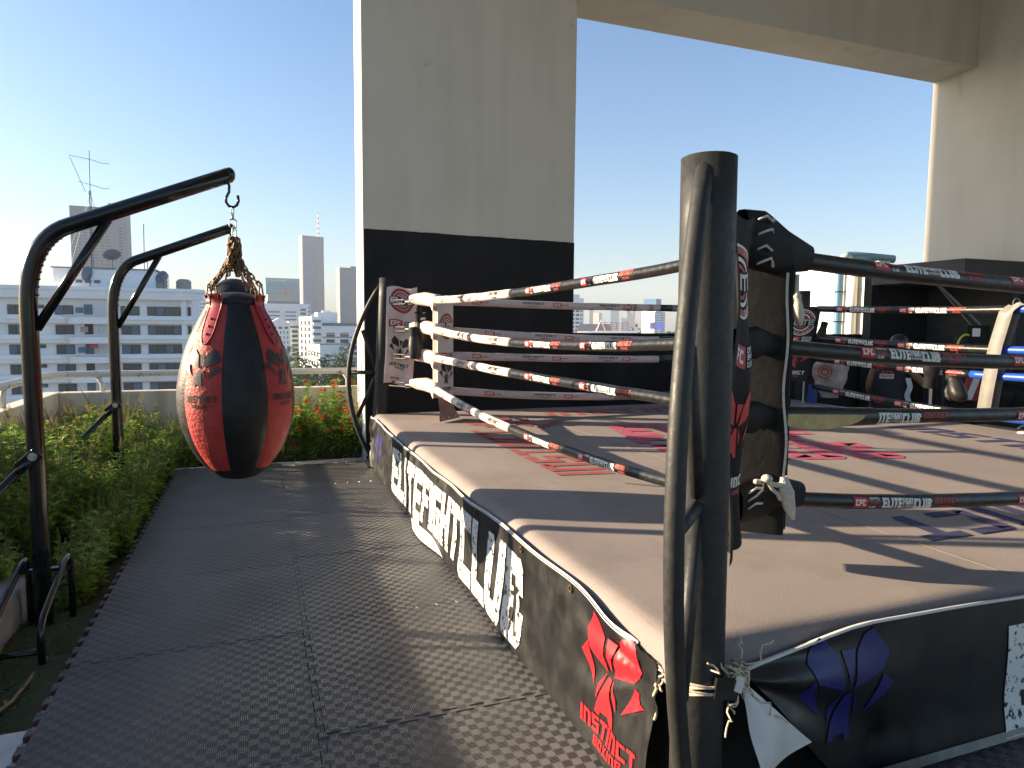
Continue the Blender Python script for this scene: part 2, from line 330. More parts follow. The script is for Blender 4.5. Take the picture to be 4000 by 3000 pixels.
# ---------------------------------------------------------------- block lettering
def _R(x0, y0, x1, y1): return [(x0,y0),(x1,y0),(x1,y1),(x0,y1)]
def glyph(c, W=.66, t=.22):
    h = (1-3*t)/2; a, b = t+h, t+h+t     # middle bar y0,y1
    if c == 'E': return W, [_R(0,0,t,1), _R(t,0,W,t), _R(t,a,W*.92,b), _R(t,1-t,W,1)]
    if c == 'F': return W, [_R(0,0,t,1), _R(t,a,W*.92,b), _R(t,1-t,W,1)]
    if c == 'L': return W*.92, [_R(0,0,t,1), _R(t,0,W*.92,t)]
    if c == 'I': return t, [_R(0,0,t,1)]
    if c == 'T': return W, [_R(0,1-t,W,1), _R(W/2-t/2,0,W/2+t/2,1-t)]
    if c == 'H': return W, [_R(0,0,t,1), _R(W-t,0,W,1), _R(t,a,W-t,b)]
    if c == 'C': return W, [_R(0,.08,t,.92), [(0,.08),(.08,0),(W,0),(W,t),(t,t)], [(t,1-t),(W,1-t),(W,1),(.08,1),(0,.92)]]
    if c == 'G': return W, [_R(0,.06,t,.94), [(0,.06),(.06,0),(W,0),(W,t),(t,t)], _R(W-t,t,W,b), _R(W*.5,a,W-t,b), [(t,1-t),(W,1-t),(W,1),(.06,1),(0,.94)]]
    if c == 'U': return W, [_R(0,.1,t,1), _R(W-t,.1,W,1), [(0,.1),(.1,0),(W-.1,0),(W,.1),(W-t,t),(t,t)]]
    if c == 'B': return W, [_R(0,0,t,1), [(t,0),(W-.1,0),(W,.1),(W-t,t),(t,t)], _R(W-t,.1,W,a+.02), _R(t,a,W-t*.6,b), _R(W-t,b-.02,W,.9), [(t,1-t),(W-t,1-t),(W,.9),(W-.1,1),(t,1)]]
    if c == 'N': return W, [_R(0,0,t,1), _R(W-t,0,W,.9), [(t,1-t),(W-t,1-t),(W,.9),(W-.1,1),(t,1)]]
    if c == 'S': return W, [_R(0,0,W,t), _R(W-t,t,W,a), _R(0,a,W,b), _R(0,b,t,1-t), _R(0,1-t,W,1)]
    if c == 'O': return W, [_R(0,0,t,1), _R(W-t,0,W,1), _R(t,0,W-t,t), _R(t,1-t,W-t,1)]
    if c == 'X': return W, [[(0,0),(t,0),(W,1),(W-t,1)], [(W-t,0),(W,0),(W/2+t*.5,.5),(W/2-t*.05,.42)], [(0,1),(W/2-t*.5,.5),(W/2+t*.05,.58),(t,1)]]
    if c == 'R': return W, [_R(0,0,t,1), _R(t,a,W,b), _R(W-t,b,W,1-t), _R(t,1-t,W,1), [(W-t*1.3,0),(W,0),(W*.62,a),(W*.35,a)]]
    if c == 'P': return W, [_R(0,0,t,1), _R(t,a,W,b), _R(W-t,b,W,1-t), _R(t,1-t,W,1)]
    if c == 'Y': return W, [_R(W/2-t/2,0,W/2+t/2,.5), [(0,1),(W/2-t/2,.42),(W/2+t*.3,.5),(t,1)], [(W-t,1),(W/2-t*.1,.5),(W/2+t/2,.42),(W,1)]]
    if c == 'A': return W, [_R(0,0,t,1), _R(W-t,0,W,1), _R(t,a-.1,W-t,b-.1), _R(t,1-t,W-t,1)]
    if c == 'K': return W, [_R(0,0,t,1), [(t,a),(W,1),(W-t,1),(t,b+.1)], [(t,b),(W-t,0),(W,0),(t*1.4,b)]]
    if c == '$': return W, glyph('S', W, t)[1] + [_R(W/2-.06,1,W/2+.06,1.12), _R(W/2-.06,-.12,W/2+.06,0)]
    if c == 'D': return W, [_R(0,0,t,1), [(t,0),(W-.12,0),(W,.12),(W-t,t),(t,t)], _R(W-t,.12,W,.88), [(t,1-t),(W-t,1-t),(W,.88),(W-.12,1),(t,1)]]
    return .3, []
def text(s, h=1, gap=.1, shear=0, W=.66, t=.22, width=None, x=0, y=0, center=False):
    out = []; cx = 0
    for c in s:
        if c == ' ': cx += .4; continue
        w_, ps = glyph(c, W, t)
        out += [[(cx+px, py) for px, py in p] for p in ps]; cx += w_+gap
    tot = cx-gap; sx = (width/tot) if width else h
    if center: x -= tot*sx/2
    return [[(x+px*sx+shear*py*h, y+py*h) for px, py in p] for p in out]
def move(polys, dx, dy, s=1, sy=None): return [[(dx+px*s, dy+py*(sy or s)) for px, py in p] for p in polys]
def fox(cx=0, cy=0, s=1):
    """the angular animal mark: two ears, brow wedge, two cheeks, muzzle; about 1.1 wide, 1 tall"""
    P = [[(-.32,.5),(-.44,.29),(-.37,.12),(-.06,0),(-.1,.32),(-.22,.45)], [(.33,.49),(.22,.45),(.12,.3),(.05,0),(.4,.12),(.5,.26)],
         [(-.05,.34),(.11,.34),(0,.03)], [(-.41,.17),(-.55,.03),(-.28,-.22)], [(.41,.08),(.55,-.04),(.21,-.27)],
         [(-.03,-.03),(.03,-.03),(.08,-.49),(.01,-.48),(-.01,-.42),(-.13,-.42),(-.15,-.47),(-.22,-.45)], [(-.07,-.01),(-.2,-.17),(-.19,-.31)], [(.06,-.02),(.13,-.17),(.11,-.31)]]
    return [[(cx+x*s, cy+y*s) for x, y in p] for p in P]
def arc_ring(cx, cy, r0, r1, a0=0, a1=2*pi, n=28):
    o = []
    for i in range(n):
        p, q = a0+(a1-a0)*i/n, a0+(a1-a0)*(i+1)/n
        o.append([(cx+r0*cos(p),cy+r0*sin(p)),(cx+r1*cos(p),cy+r1*sin(p)),(cx+r1*cos(q),cy+r1*sin(q)),(cx+r0*cos(q),cy+r0*sin(q))])
    return o
def curved_text(s, cx, cy, r, h, a_mid, da, flip=False, t=.26):
    o = []; n = len(s)
    for i, c in enumerate(s):
        if c == ' ': continue
        a = a_mid + (da*(i-(n-1)/2))*(1 if flip else -1)
        w_, ps = glyph(c, .62, t)
        for p in ps:
            q = []
            for x, y in p:
                lx, ly = (x-w_/2)*h, (y-.5)*h
                if flip: rr = r-ly; aa = a+lx/r
                else: rr = r+ly; aa = a-lx/r
                q.append((cx+rr*cos(aa), cy+rr*sin(aa)))
            o.append(q)
    return o
def decal(name, polys, fn, mt, parent, maxlen=.05):
    mb = MB(); tris = []; seen = {}
    for p in polys:
        if len(p) == 4: tris += [(p[0],p[1],p[2]), (p[0],p[2],p[3])]
        else: tris += [tuple(p[i] for i in tr) for tr in tessellate_polygon([[Vector((x, y, 0)) for x, y in p]])]
    st = tris; n = 0
    while st:
        a, b, c = st.pop()
        e = [((a[0]-b[0])**2+(a[1]-b[1])**2, 0), ((b[0]-c[0])**2+(b[1]-c[1])**2, 1), ((c[0]-a[0])**2+(c[1]-a[1])**2, 2)]
        l, k = max(e)
        if l > maxlen*maxlen:
            if k == 0: m = ((a[0]+b[0])/2,(a[1]+b[1])/2); st += [(a,m,c),(m,b,c)]
            elif k == 1: m = ((b[0]+c[0])/2,(b[1]+c[1])/2); st += [(a,b,m),(a,m,c)]
            else: m = ((a[0]+c[0])/2,(a[1]+c[1])/2); st += [(a,b,m),(m,b,c)]
        else:
            if (b[0]-a[0])*(c[1]-a[1])-(b[1]-a[1])*(c[0]-a[0]) < 0: b, c = c, b
            ids = []
            for q in (a, b, c):
                kq = (round(q[0], 6), round(q[1], 6))
                if kq not in seen: seen[kq] = len(mb.V); mb.V.append(tuple(fn(*q)))
                ids.append(seen[kq])
            mb.F.append(tuple(ids)); mb.M.append(0)
    return build(mb, name, mt, parent, True)
# ================================================================= the setting
struct(MB().box(-6000,6000,-600,7000,-29,-28), 'ground', mat('ground', (.09,.10,.085), .95, col2=(.16,.15,.14), vscale=.01))
struct(MB().box(-.845,12,-4,7.86,-.6,-.026), 'terrace_floor', M['concrete'], bevel=.01)
# white painted kerb round the deck edge
kb = MB().box(-.95,-.847,-4,2.93,-.5,-.034).box(-.932,1.095,7.862,7.92,-.5,-.030)
struct(kb, 'kerb', M['curb'], bevel=.008)
def soil(x0, x1, y0, y1, z, name, mt, nx, ny):
    mb = MB()
    mb.grid(lambda u, v: (lerp(x0,x1,u), lerp(y0,y1,v), z+.05*noise2(u*nx*.5, v*ny*.5, 3)+.02*noise2(u*nx*1.5, v*ny*1.5, 9)-.03), nx, ny)
    return struct(mb, name, mt, smooth=True)
soil(-2.192, -.846, -4, 9.09, -.085, 'planter_soil', M['soil'], 20, 200)
soil(-.85, 1.098, 7.915, 9.091, -.092, 'planter_soil', M['soil'], 30, 8)

# foam mat: interlocking tiles, each its own piece
mat_floor = thing('mat_floor', 'floor of black interlocking foam tiles beside the ring', 'floor', (0,0,-.024)); mat_floor['kind'] = 'structure'
for k_ in ('label','category'): del mat_floor[k_]
def seam(n=9, amp=.026):
    """dovetail profile along 0..1, offset in -1..1"""
    P = [(0,0)]; p = 1/n
    for i in range(n):
        c = (i+.5)*p; P += [(c-.17*p, 0), (c-.28*p, amp), (c+.28*p, amp), (c+.17*p, 0)]
    return P+[(1,0)]
def tile_poly(x0, x1, y0, y1):
    S = seam(); o = []
    o += [(lerp(x0,x1,t), y0+d) for t, d in S[:-1]]
    o += [(x1+d, lerp(y0,y1,t)) for t, d in S[:-1]]
    o += [(lerp(x0,x1,t), y1+d) for t, d in S[:0:-1]]
    o += [(x0-d, lerp(y0,y1,t)) if x0 < -.5 else (x0+d, lerp(y0,y1,t)) for t, d in S[:0:-1]]
    return o
def tile(x0, x1, y0, y1):
    g = .0014; rnd = random.random
    poly = tile_poly(x0, x1, y0, y1); cx, cy = (x0+x1)/2, (y0+y1)/2
    poly = [(cx+(px-cx)*(1-g*2), cy+(py-cy)*(1-g*2)) for px, py in poly]
    dz = rnd()*.0025; tx, ty = (rnd()-.5)*.002, (rnd()-.5)*.002
    mb = MB().prism(poly, lambda x, y: (x, y, -.024), lambda x, y: (x, y, 0+dz+tx*(x-cx)+ty*(y-cy)))
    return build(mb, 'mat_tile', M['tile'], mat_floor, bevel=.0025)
PH = 1.02/9
ys = [-1.75+1.02*i for i in range(10)]
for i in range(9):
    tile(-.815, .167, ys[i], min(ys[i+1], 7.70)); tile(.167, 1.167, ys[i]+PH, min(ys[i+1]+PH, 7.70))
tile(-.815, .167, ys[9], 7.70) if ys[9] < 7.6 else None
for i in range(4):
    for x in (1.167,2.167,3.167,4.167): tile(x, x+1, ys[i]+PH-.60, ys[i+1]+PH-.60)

# parapet, rail
t = thing('parapet_wall', 'low weathered cream parapet wall round the planter', 'wall', (-2,8,-.5))
build(MB().box(-2.37,-2.19,-4,9.27,-1.5,.70).box(-2.19,1.4,9.09,9.27,-1.5,.70), 'wall', M['parapet'], t, bevel=.012)
# rainwater crack on the back wall
build(MB().tube([(-.36+.01*sin(k*2.1), 9.088, .66-.035*k) for k in range(9)], .003, 4), 'crack', M['crack'], t)
build(MB().box(-2.31,-2.25,-4,5.9,.702,.945), 'added_shade_panel', M['parapet'], t, bevel=.01)  # unseen panel added on top of the wall to shade the mat
t = thing('parapet_rail', 'rusty white tubular handrail on top of the parapet', 'railing', (-2.28,9.18,.70))
pts = [(-2.28, y, .905) for y in (5.91,7.0,8,8.8)] + [(-2.28+.28*(1-cos(a)), 8.90+.28*sin(a), .905) for a in [k*pi/12 for k in range(1,7)]] + [(x, 9.18, .905) for x in (-1.8,-1,0,.6,1.4)]
build(MB().tube(pts, .040, 14), 'rail', M['rail'], t, True)
for p in [(-2.28,y) for y in (6.6,7.6,8.5)]:
    build(MB().tube([(p[0],p[1],.698),(p[0],p[1],.79),(p[0],p[1]+.02,.83),(p[0],p[1]+.05,.88)], .028, 10), 'rail_post', M['rail'], t, True)
for x in (-1.76,-.3,1.08):
    build(MB().tube([(x,9.18,.698),(x,9.18,.79),(x-.02,9.18,.83),(x-.05,9.18,.88)], .028, 10), 'rail_post', M['rail'], t, True)

# columns and beam
t = thing('concrete_pillar', 'broad cream concrete pillar painted black on its lower half', 'pillar', (2.4,8.07,-.03))
build(MB().box(1.1,3.7,7.78,8.36,-.5,7.2), 'shaft', M['pillar'], t, bevel=.012)
ed = MB()     # lower paint coat, a slightly ragged top edge
top = [(1.112+2.59*i/40, 2.575+.008*noise1(i*1.3, 4)-.03*(i/40)) for i in range(41)]
for i in range(40):
    (xa, za), (xb, zb) = top[i], top[i+1]
    ed.add([(xa,7.776,-.03),(xb,7.776,-.03),(xb,7.776,zb),(xa,7.776,za)], [(0,1,2,3)])
ed.add([(3.702,7.776,-.03),(3.703,8.1,-.03),(3.703,8.1,2.54),(3.702,7.776,2.54)], [(0,1,2,3)])
build(ed, 'black_paint', M['blackpaint'], t)
pm = MB()
for i in range(14):
    y, z = 7.9+.35*random.random(), .15+.9*random.random()
    pm.tube([(1.098, y, z), (1.098, y+.03, z+.1+.1*random.random()), (1.098, y+.02*random.random(), z+.2)], .005, 4)
build(pm, 'blue_scribble', mat('scribble', (.12,.3,.55), .7), t)
solo(MB().box(3.701,10.1,7.42,8.12,5.4,7.2), 'concrete_beam', M['beam'], 'long concrete beam spanning between the two tall pillars', 'beam', bevel=.01)
solo(MB().box(10.101,12,4.6,8.12,2.46,7.2), 'concrete_pillar', M['beam'], 'plain concrete pillar rising above the black canopy', 'pillar', bevel=.012)
struct(MB().box(1.1,14,-11,8.5,7.201,7.5), 'ceiling', M['beam'])
solo(MB().box(3.706,9.4,8.12,8.25,-.02,1.425), 'low_black_wall', M['blackpaint'], 'low black painted wall behind the ring beside the pillar', 'wall', bevel=.008)
t = thing('canopy_hut', 'black painted hut with a projecting concrete canopy', 'hut', (10.4,7.3,0))
build(MB().box(8.77,13,6.43,7.9,2.17,2.45), 'canopy', M['fascia'], t, bevel=.008)
build(MB().box(8.802,13,7.902,8.05,-.02,2.45), 'back_wall', M['blackpaint'], t)
build(MB().box(10.0,10.12,6.6,7.9,-.02,2.168), 'side_wall', mat('hutgrey', (.03,.031,.03), .8, var=.4, vscale=2), t)
t = thing('stair_hut', 'cracked white rendered wall carrying a blue drain pipe', 'wall', (9.6,9.8,0))
build(MB().box(9.5,9.75,8.42,12.2,-.02,2.62), 'wall', M['whitewall'], t, bevel=.006)
def crack(pts): 
    build(MB().tube([(9.497, y, z) for y, z in pts], .0035, 4), 'crack', M['crack'], t)
crack([(10.55,2.02),(10.3,1.94),(10.05,1.93),(9.85,2.0),(9.6,2.12),(9.5,2.16),(9.4,2.13),(9.25,2.11)])
crack([(9.05,2.18),(8.92,2.14),(8.8,2.2),(8.68,2.12),(8.5,2.14)])
crack([(9.5,2.16),(9.49,2.25),(9.53,2.32)]); crack([(10.9,1.7),(10.6,1.72),(10.4,1.82)])
t = thing('drain_pipe', 'light blue plastic drain pipe strapped to the cracked white wall', 'pipe', (9.36,9.1,0))
build(MB().tube([(9.38,9.1,0),(9.38,9.1,1.2),(9.38,9.1,2.55),(9.39,9.1,2.66),(9.44,9.06,2.73),(9.55,9.0,2.76),(9.75,8.9,2.74),(10.2,8.75,2.70)], .068, 14), 'pipe', M['blue_pipe'], t, True)
build(MB().tube([(9.38,9.1,2.56),(9.39,9.1,2.65),(9.43,9.07,2.72),(9.52,9.02,2.755)], .076, 14), 'elbow', mat('pipe_grey', (.36,.44,.46), .5), t, True)
for z in (1.63, 2.14):
    build(MB().tube([(9.38+.073*cos(a), 9.1+.073*sin(a), z) for a in [k*pi/8 for k in range(16)]], .009, 6, close=True).tube([(9.4,9.0,z),(9.46,8.86,z+.004)], .008, 6), 'clamp', M['matt_black'], t)
solo(MB().tube([(9.42,8.86,0),(9.42,8.86,2.62)], .085, 14), 'wall_pipe', M['whitewall'], 'white painted pipe running up beside the blue drain pipe', 'pipe', smooth=True)
# water urn on the roof beyond
solo(MB().lathe([(.28,0),(.30,.1),(.30,.22),(.2,.26),(.22,.3),(.16,.42),(.10,.52),(.02,.58)], 14, (13.1,15.5,2.75)).box(12.6,13.9,15.2,15.9,.0,2.76), 'roof_ventilator', mat('urn', (.45,.6,.5), .6), 'pale green domed ventilator poking above the white wall', 'ventilator', smooth=False)
# slim unseen tower, added towards the sun to shade the right pillar and canopy
c0 = Vector((0,11.65,0)) + Vector((-.891,.454,0))*14
st = thing('added_shade_tower', 'slim rendered tower added out of view to shade the right pillar and canopy', 'tower', (c0.x,c0.y,-28))
d_, e_ = Vector((-.891,.454,0)), Vector((.454,.891,0))
build(MB().obox((c0.x,c0.y,-7), d_*1.2, e_*1.45, (0,0,21)), 'shaft', M['whitewall'], st)
for k in range(6): build(MB().obox((c0.x+.891*1.21,c0.y-.454*1.21,-8+3*k), d_*.03, e_*.4, (0,0,.6)), 'window', M['gloss'], st)
# ================================================================= the ring
RX0, RX1, RY0, RY1, RZ = 1.12, 6.72, 1.62, 7.30, .56
ring = thing('ring_platform', 'raised boxing ring platform with a taupe canvas floor', 'boxing ring', (3.9,4.45,0))
def canvas_fn(u, v):
    a, b = u*2-1, v*2-1
    r = .06
    def edge(s, lo, hi):      # returns coordinate and drop
        d = (hi-lo)/2; c = (hi+lo)/2; L = d+.10; q = s*L; aq = abs(q)
        if aq <= d-r: return c+q, 0
        th = min((aq-(d-r))/r, pi/2); o = d-r+r*sin(th); dr = r*(1-cos(th))
        ex = aq-(d-r)-r*pi/2
        if ex > 0: dr += ex
        return c+math.copysign(o, q), dr
    x, dx = edge(a, RX0, RX1); y, dy = edge(b, RY0, RY1)
    z = RZ-max(dx, dy)+.004*(noise2(x*2.2, y*2.2, 5)-.5)
    return (x, y, z)
def warp(t, n=.97):   # more rows near the edges
    return t
mb = MB(); n = 90
def cw(u):  # concentrate samples at the borders
    s = u*2-1; return (math.copysign(1-(1-abs(s))**1.9, s)+1)/2
mb.grid(lambda u, v: canvas_fn(cw(u), cw(v)), n, n)
build(mb, 'canvas', M['canvas'], ring, True)
build(MB().box(RX0+.03,RX1-.03,RY0+.03,RY1-.03,.0,.5), 'frame', M['matt_black'], ring)
# seams of the sheet
build(MB().box(2.695,2.70,RY0+.1,RY1-.1,.562,.5635).box(5.20,5.205,RY0+.1,RY1-.1,.562,.5635), 'stitching', M['canvas_mark'], ring)
ZC = .5645
cp = lambda ox, oy, ux, uy: (lambda x, y: (ox+x*ux[0]+y*uy[0], oy+x*ux[1]+y*uy[1], ZC))
I8 = lambda wdt, h: text('INSTINCT', h, gap=.13, shear=.18, W=.62, t=.2, width=wdt)
decal('red_lettering', I8(1.95,.36), cp(2.12,3.80,(0,1),(-1,0)), M['canvas_red'], ring, .3)
decal('red_lettering', I8(2.3,.34), cp(2.85,6.52,(1,0),(0,1)), M['canvas_red'], ring, .3)
decal('blue_lettering', I8(2.1,.36), cp(5.68,4.85,(0,-1),(1,0)), M['canvas_blue'], ring, .3)
decal('blue_lettering', I8(2.1,.34), cp(4.95,2.46,(-1,0),(0,-1)), M['canvas_blue'], ring, .3)
decal('red_mark', fox(0,0,.72), cp(2.25,6.2,(.7,.7),(-.7,.7)), M['canvas_red'], ring, .3)
decal('red_lettering', text('INSTINCT', .1, shear=.15, width=.55), cp(2.45,5.72,(.7,.7),(-.7,.7)), M['canvas_red'], ring, .3)
decal('blue_mark', fox(0,0,.72), cp(5.75,2.6,(-.7,-.7),(.7,-.7)), M['canvas_blue'], ring, .3)
ce = move(text('ELITE', 1, gap=.1, W=.7, t=.26), 0, .95, .62, .85) + move(text('FIGHT', 1, gap=.1, W=.6, t=.24), .0, .5, .62, .42)+move(text('CLUB', 1, gap=.1, W=.7, t=.26), .1, -.4, .7, .85)
decal('pink_lettering', ce, cp(2.75,4.35,(.80,-.20),(.20,.80)), M['canvas_pink'], ring, .3)
for a, b in (((2.55,3.25),(2.75,3.7)), ((2.35,3.55),(2.9,3.42)), ((2.2,2.6),(2.75,2.85)), ((2.75,2.85),(2.5,3.1)), ((2.05,3.55),(2.3,3.35))):
    dv = Vector((b[0]-a[0], b[1]-a[1])); nn = Vector((-dv.y, dv.x)).normalized()*.018
    build(MB().add([(a[0]-nn.x,a[1]-nn.y,ZC),(b[0]-nn.x,b[1]-nn.y,ZC),(b[0]+nn.x,b[1]+nn.y,ZC),(a[0]+nn.x,a[1]+nn.y,ZC)], [(0,1,2,3)]), 'tape_mark', M['canvas_mark'], ring)

# ---- skirt banners
def skirtL(u, z, off=0):
    """left banner: u metres from the far end, z height"""
    y = 7.22-u
    d = .006*sin(u*7+z*9)+.010*(noise2(u*1.6, z*4, 2)-.5)+.008*(noise2(u*5, z*9, 6)-.5)
    # folds gathered into the tie at the near end
    dx, dz = 5.50-u, z-.42; rr = math.hypot(dx, dz); an = atan2(dz, dx)
    d += .009*sin(an*13)*sm(.9,.1,rr)*min(1, rr*6) + .03*sm(.3,.0,rr)
    d -= .02*sm(.28,0,z)*(.4+noise1(u*1.3, 8))     # foot kicks outwards
    fa = u; d += .012*sin(atan2(z-.3, fa+.05)*11)*sm(.8,.05,fa)
    x = 1.088+d-.012*sin(pi*min(max(z/.5,0),1))
    return (x-off, y, z)
def ltop(u): return .538-.03*sin(pi*min(1,max(0,(u-.3)/4.4)))+.010*(noise1(u*3,3)-.5)-.05*sm(.5,0,5.5-u)
skl = thing('skirt_banner', 'black vinyl skirt banner with large white lettering and red mark', 'banner', (1.09,4.45,0))
build(MB().grid(lambda u, v: skirtL(u*5.52, .012+(ltop(u*5.52)-.012)*v), 260, 26), 'vinyl_sheet', M['vinyl'], skl, True)
build(MB().grid(lambda u, v: (lambda p: (p[0]+(.0 if v < .5 else .010), p[1], p[2]+.003+.003*v))(skirtL(u*5.4, ltop(u*5.4)-.008*(1-v), .003)), 160, 2), 'white_hem', M['vinyl_white'], skl, True)
build(MB().grid(lambda u, v: (1.10-.08*sin(pi*u)**1.4*(1-v)**1.2*(.6+.6*noise1(u*5,2)), 5.35-1.35*u, .004+.11*v+.01*noise2(u*9,v*2)), 40, 6), 'loose_white_edge', M['vinyl_white'], skl, True)
sl = lambda x, y: skirtL(x, y, .004)
EFC = lambda: None
def efc(wd, h, small=True):
    """the stacked-height club lettering: ELITE tall, FIGHT smaller, CLUB tall"""
    a = text('ELITE', 1, gap=.05, W=.58, t=.25); b = text('FIGHT', .62, gap=.05, W=.5, t=.22); c = text('CLUB', 1, gap=.05, W=.62, t=.26)
    wx = lambda P: max(p[0] for q in P for p in q)
    b = move(b, wx(a)+.06, .36); c = move(c, wx(b)+.06, -.06)
    P = a+b+c
    if small: P += move(text('ELITEBOXING', .2, gap=.1, W=.6, t=.2, width=wx(b)-wx(a)-.1), wx(a)+.1, .06)
    W_ = wx(P)
    return [[(x/W_*wd, y*h) for x, y in p] for p in P]
def rough_edge(P, k=.006, s=1):
    return P
L0, L1 = 1.33, 4.50
big = []
xs = [0]
word = 'ELITEFIGHTCLUB'; wid = {'I': .12}; tot = 0; lay = []
for i, c in enumerate(word):
    w_ = .10 if c == 'I' else .225*(.82 if 5 <= i < 10 else 1.0); lay.append((tot, w_)); tot += w_+.02
for c, (x0, w_), i in zip(word, lay, range(20)):
    gw, ps = glyph(c, .66, .24 if c != 'I' else .24)
    sc = (L1-L0)/tot
    zb, zt = (.05, .44) if not 5 <= i < 10 else (.10, .44)
    if i >= 10: zb, zt = (.04, .455)
    for p in ps: big.append([(L0+(x0+px/gw*w_)*sc, zb+py*(zt-zb)) for px, py in p])
decal('white_lettering', big, sl, M['skirt_white'], skl, .03)
fx = L1-.125
for q in ([[(fx-.035,.09),(fx-.018,.09),(fx+.002,.21),(fx-.014,.21)], [(fx+.03,.09),(fx+.046,.09),(fx+.016,.21),(fx,.21)], [(fx-.02,.21),(fx+.02,.21),(fx+.014,.315),(fx-.012,.315)], [(fx-.008,.325),(fx+.016,.325),(fx+.016,.36),(fx-.008,.36)], [(fx+.016,.27),(fx+.05,.30),(fx+.045,.325),(fx+.012,.305)], [(fx-.014,.28),(fx-.05,.27),(fx-.045,.25),(fx-.012,.255)]]):
    decal('small_figure', [q], lambda x, y: skirtL(x, y, .006), M['print_black'], skl, .03)
decal('red_mark', fox(5.27,.325,.36), sl, M['skirt_red'], skl, .03)
decal('red_lettering', text('INSTINCT', .062, gap=.12, shear=.012, width=.34, x=5.10, y=.085) + text('BOXING', .034, gap=.14, width=.18, x=5.19, y=.042), sl, M['skirt_red'], skl, .03)
decal('blue_mark', fox(.55,.29,.34), sl, M['skirt_blue'], skl, .03)
for u in (.9,1.9,2.9,3.75,4.45,4.95):
    p = skirtL(u, ltop(u)-.03, .006)
    build(MB().tube([(p[0], p[1]+.012*cos(a), p[2]+.012*sin(a)) for a in [k*pi/5 for k in range(10)]], .004, 5, close=True), 'eyelet', M['rust'], skl)

def skirtR(u, z, off=0):
    """front banner hanging from the tie by the near post; u metres along +X"""
    x = 1.30+u
    dx, dz = u+.02, z-.47; rr = math.hypot(dx, dz*1.3); an = atan2(dz, dx)
    d = .022*sin(an*12+.6)*sm(.9,.03,rr)*min(1,rr*7)+.014*(noise2(u*2.2,z*5,12)-.5)
    y = 1.585+d-.012*sin(pi*z/.55)-.03*sm(.2,0,z)
    return (x, y-off, z)
def rtop(u): return .475+.075*sm(0,.55,u)-.018*sm(.8,1.6,u)
def rbot(u): return max(.03, .475-.47*sm(0,.55,u)**.8) if u < .55 else .03
def skR(u, v, off=0):
    z0, z1 = rbot(u), rtop(u); return skirtR(u, z0+(z1-z0)*v, off)
skr = thing('skirt_banner', 'black vinyl skirt banner with a faded blue mark, tied up beside the post', 'banner', (2.8,1.6,0))
build(MB().grid(lambda u, v: skR(.005+u*5.3, v), 200, 20), 'vinyl_sheet', M['vinyl'], skr, True)
build(MB().grid(lambda u, v: (lambda p: (p[0], p[1]+.014*v, p[2]+.004))(skR(.02+u*5.2, 1-.0*v, .003)), 120, 2).tube([(lambda p: (p[0],p[1]-.002,p[2]+.004))(skR(.02+5.2*k/60,1)) for k in range(61)], .006, 6), 'white_hem', M['vinyl_white'], skr, True)
build(MB().grid(lambda u, v: skR(.52+u*4.5, .0+.07*v, .004), 60, 2), 'bottom_hem', mat('hem_grey', (.26,.25,.22), .6, var=.3, vscale=9), skr, True)
sr = lambda x, y: skirtR(x, y, .004)
decal('blue_mark', fox(.43,.36,.36), sr, M['skirt_blue'], skr, .03)
wl = []
for c, x0 in zip('ELITE', (1.18,1.48,1.72,1.86,2.14)):
    gw, ps = glyph(c, .66, .24); wl += [[(x0+px*.38, .04+py*.41) for px, py in p] for p in ps]
decal('white_lettering', wl, sr, M['skirt_white'], skr, .04)
# folded-over white corner of the banner
def flap(u, v):
    a, b = Vector((1.302,1.565,.475)), Vector((1.335,1.49,.19)); c = Vector((1.52,1.50,.27))
    p = a.lerp(b.lerp(c, u), v); p.y -= .02*sin(pi*v)*sin(pi*u)+.012*sin(v*9+u*4)*v; return p
build(MB().grid(flap, 14, 16), 'folded_corner', M['vinyl_white'], skr, True)
# gathered knot of twine and ribbon at the tie
tw = thing('tie_cord', 'frayed cream twine knotted round the near post and banner corner', 'cord', (1.28,1.58,.47))
def wig(a, b, n=9, am=.012, s=0):
    a, b = Vector(a), Vector(b); return [a.lerp(b, k/n)+Vector(((noise1(k*.9,s)-.5),(noise1(k*.9,s+3)-.5),(noise1(k*.9,s+7)-.5)))*am*2*sin(pi*k/n) for k in range(n+1)]
ctr = (1.285,1.555,.485)
ends = [((1.30,1.56,.60),3), ((1.40,1.54,.585),5), ((1.185,1.47,.37),8), ((1.43,1.50,.345),11), ((1.26,1.53,.39),13), ((1.33,1.55,.40),17), ((1.155,1.52,.565),19)]
for e, s in ends: build(MB().tube(wig(ctr, e, 16, .024, s), .0028, 6), 'loose_end', M['twine'], tw, True)
for s in range(6):
    r_ = .018+.006*s
    build(MB().tube([(ctr[0]+r_*cos(k*.7+s), ctr[1]+.014*sin(k*1.3+s)-.01, ctr[2]+r_*sin(k*.7+s*2)) for k in range(10)], .0035, 6), 'knot', M['twine'], tw, True)
for z in (.475,.455):
    build(MB().tube([(1.20+.086*cos(a), 1.62+.086*sin(a), z+.01*sin(a*2)) for a in [k*pi/10 for k in range(20)]], .0038, 6, close=True), 'loop', M['twine'], tw, True)
    build(MB().tube([(1.13,1.565,z),(1.2,1.53,z+.004),ctr], .005, 6), 'strand', M['twine'], tw, True)
build(MB().obox((1.225,1.525,.475), (.035,-.006,-.006), (0,.006,0), (.004,0,.03)), 'vinyl_tab', M['vinyl'], tw)
build(MB().obox((1.262,1.515,.487), (.006,0,.022), (0,.004,0), (.012,0,-.006)), 'paper_tag', M['vinyl_white'], tw)
tw2 = thing('tie_cord', 'grey twine lashing the lettered banner to the near post', 'cord', (1.13,1.70,.45))
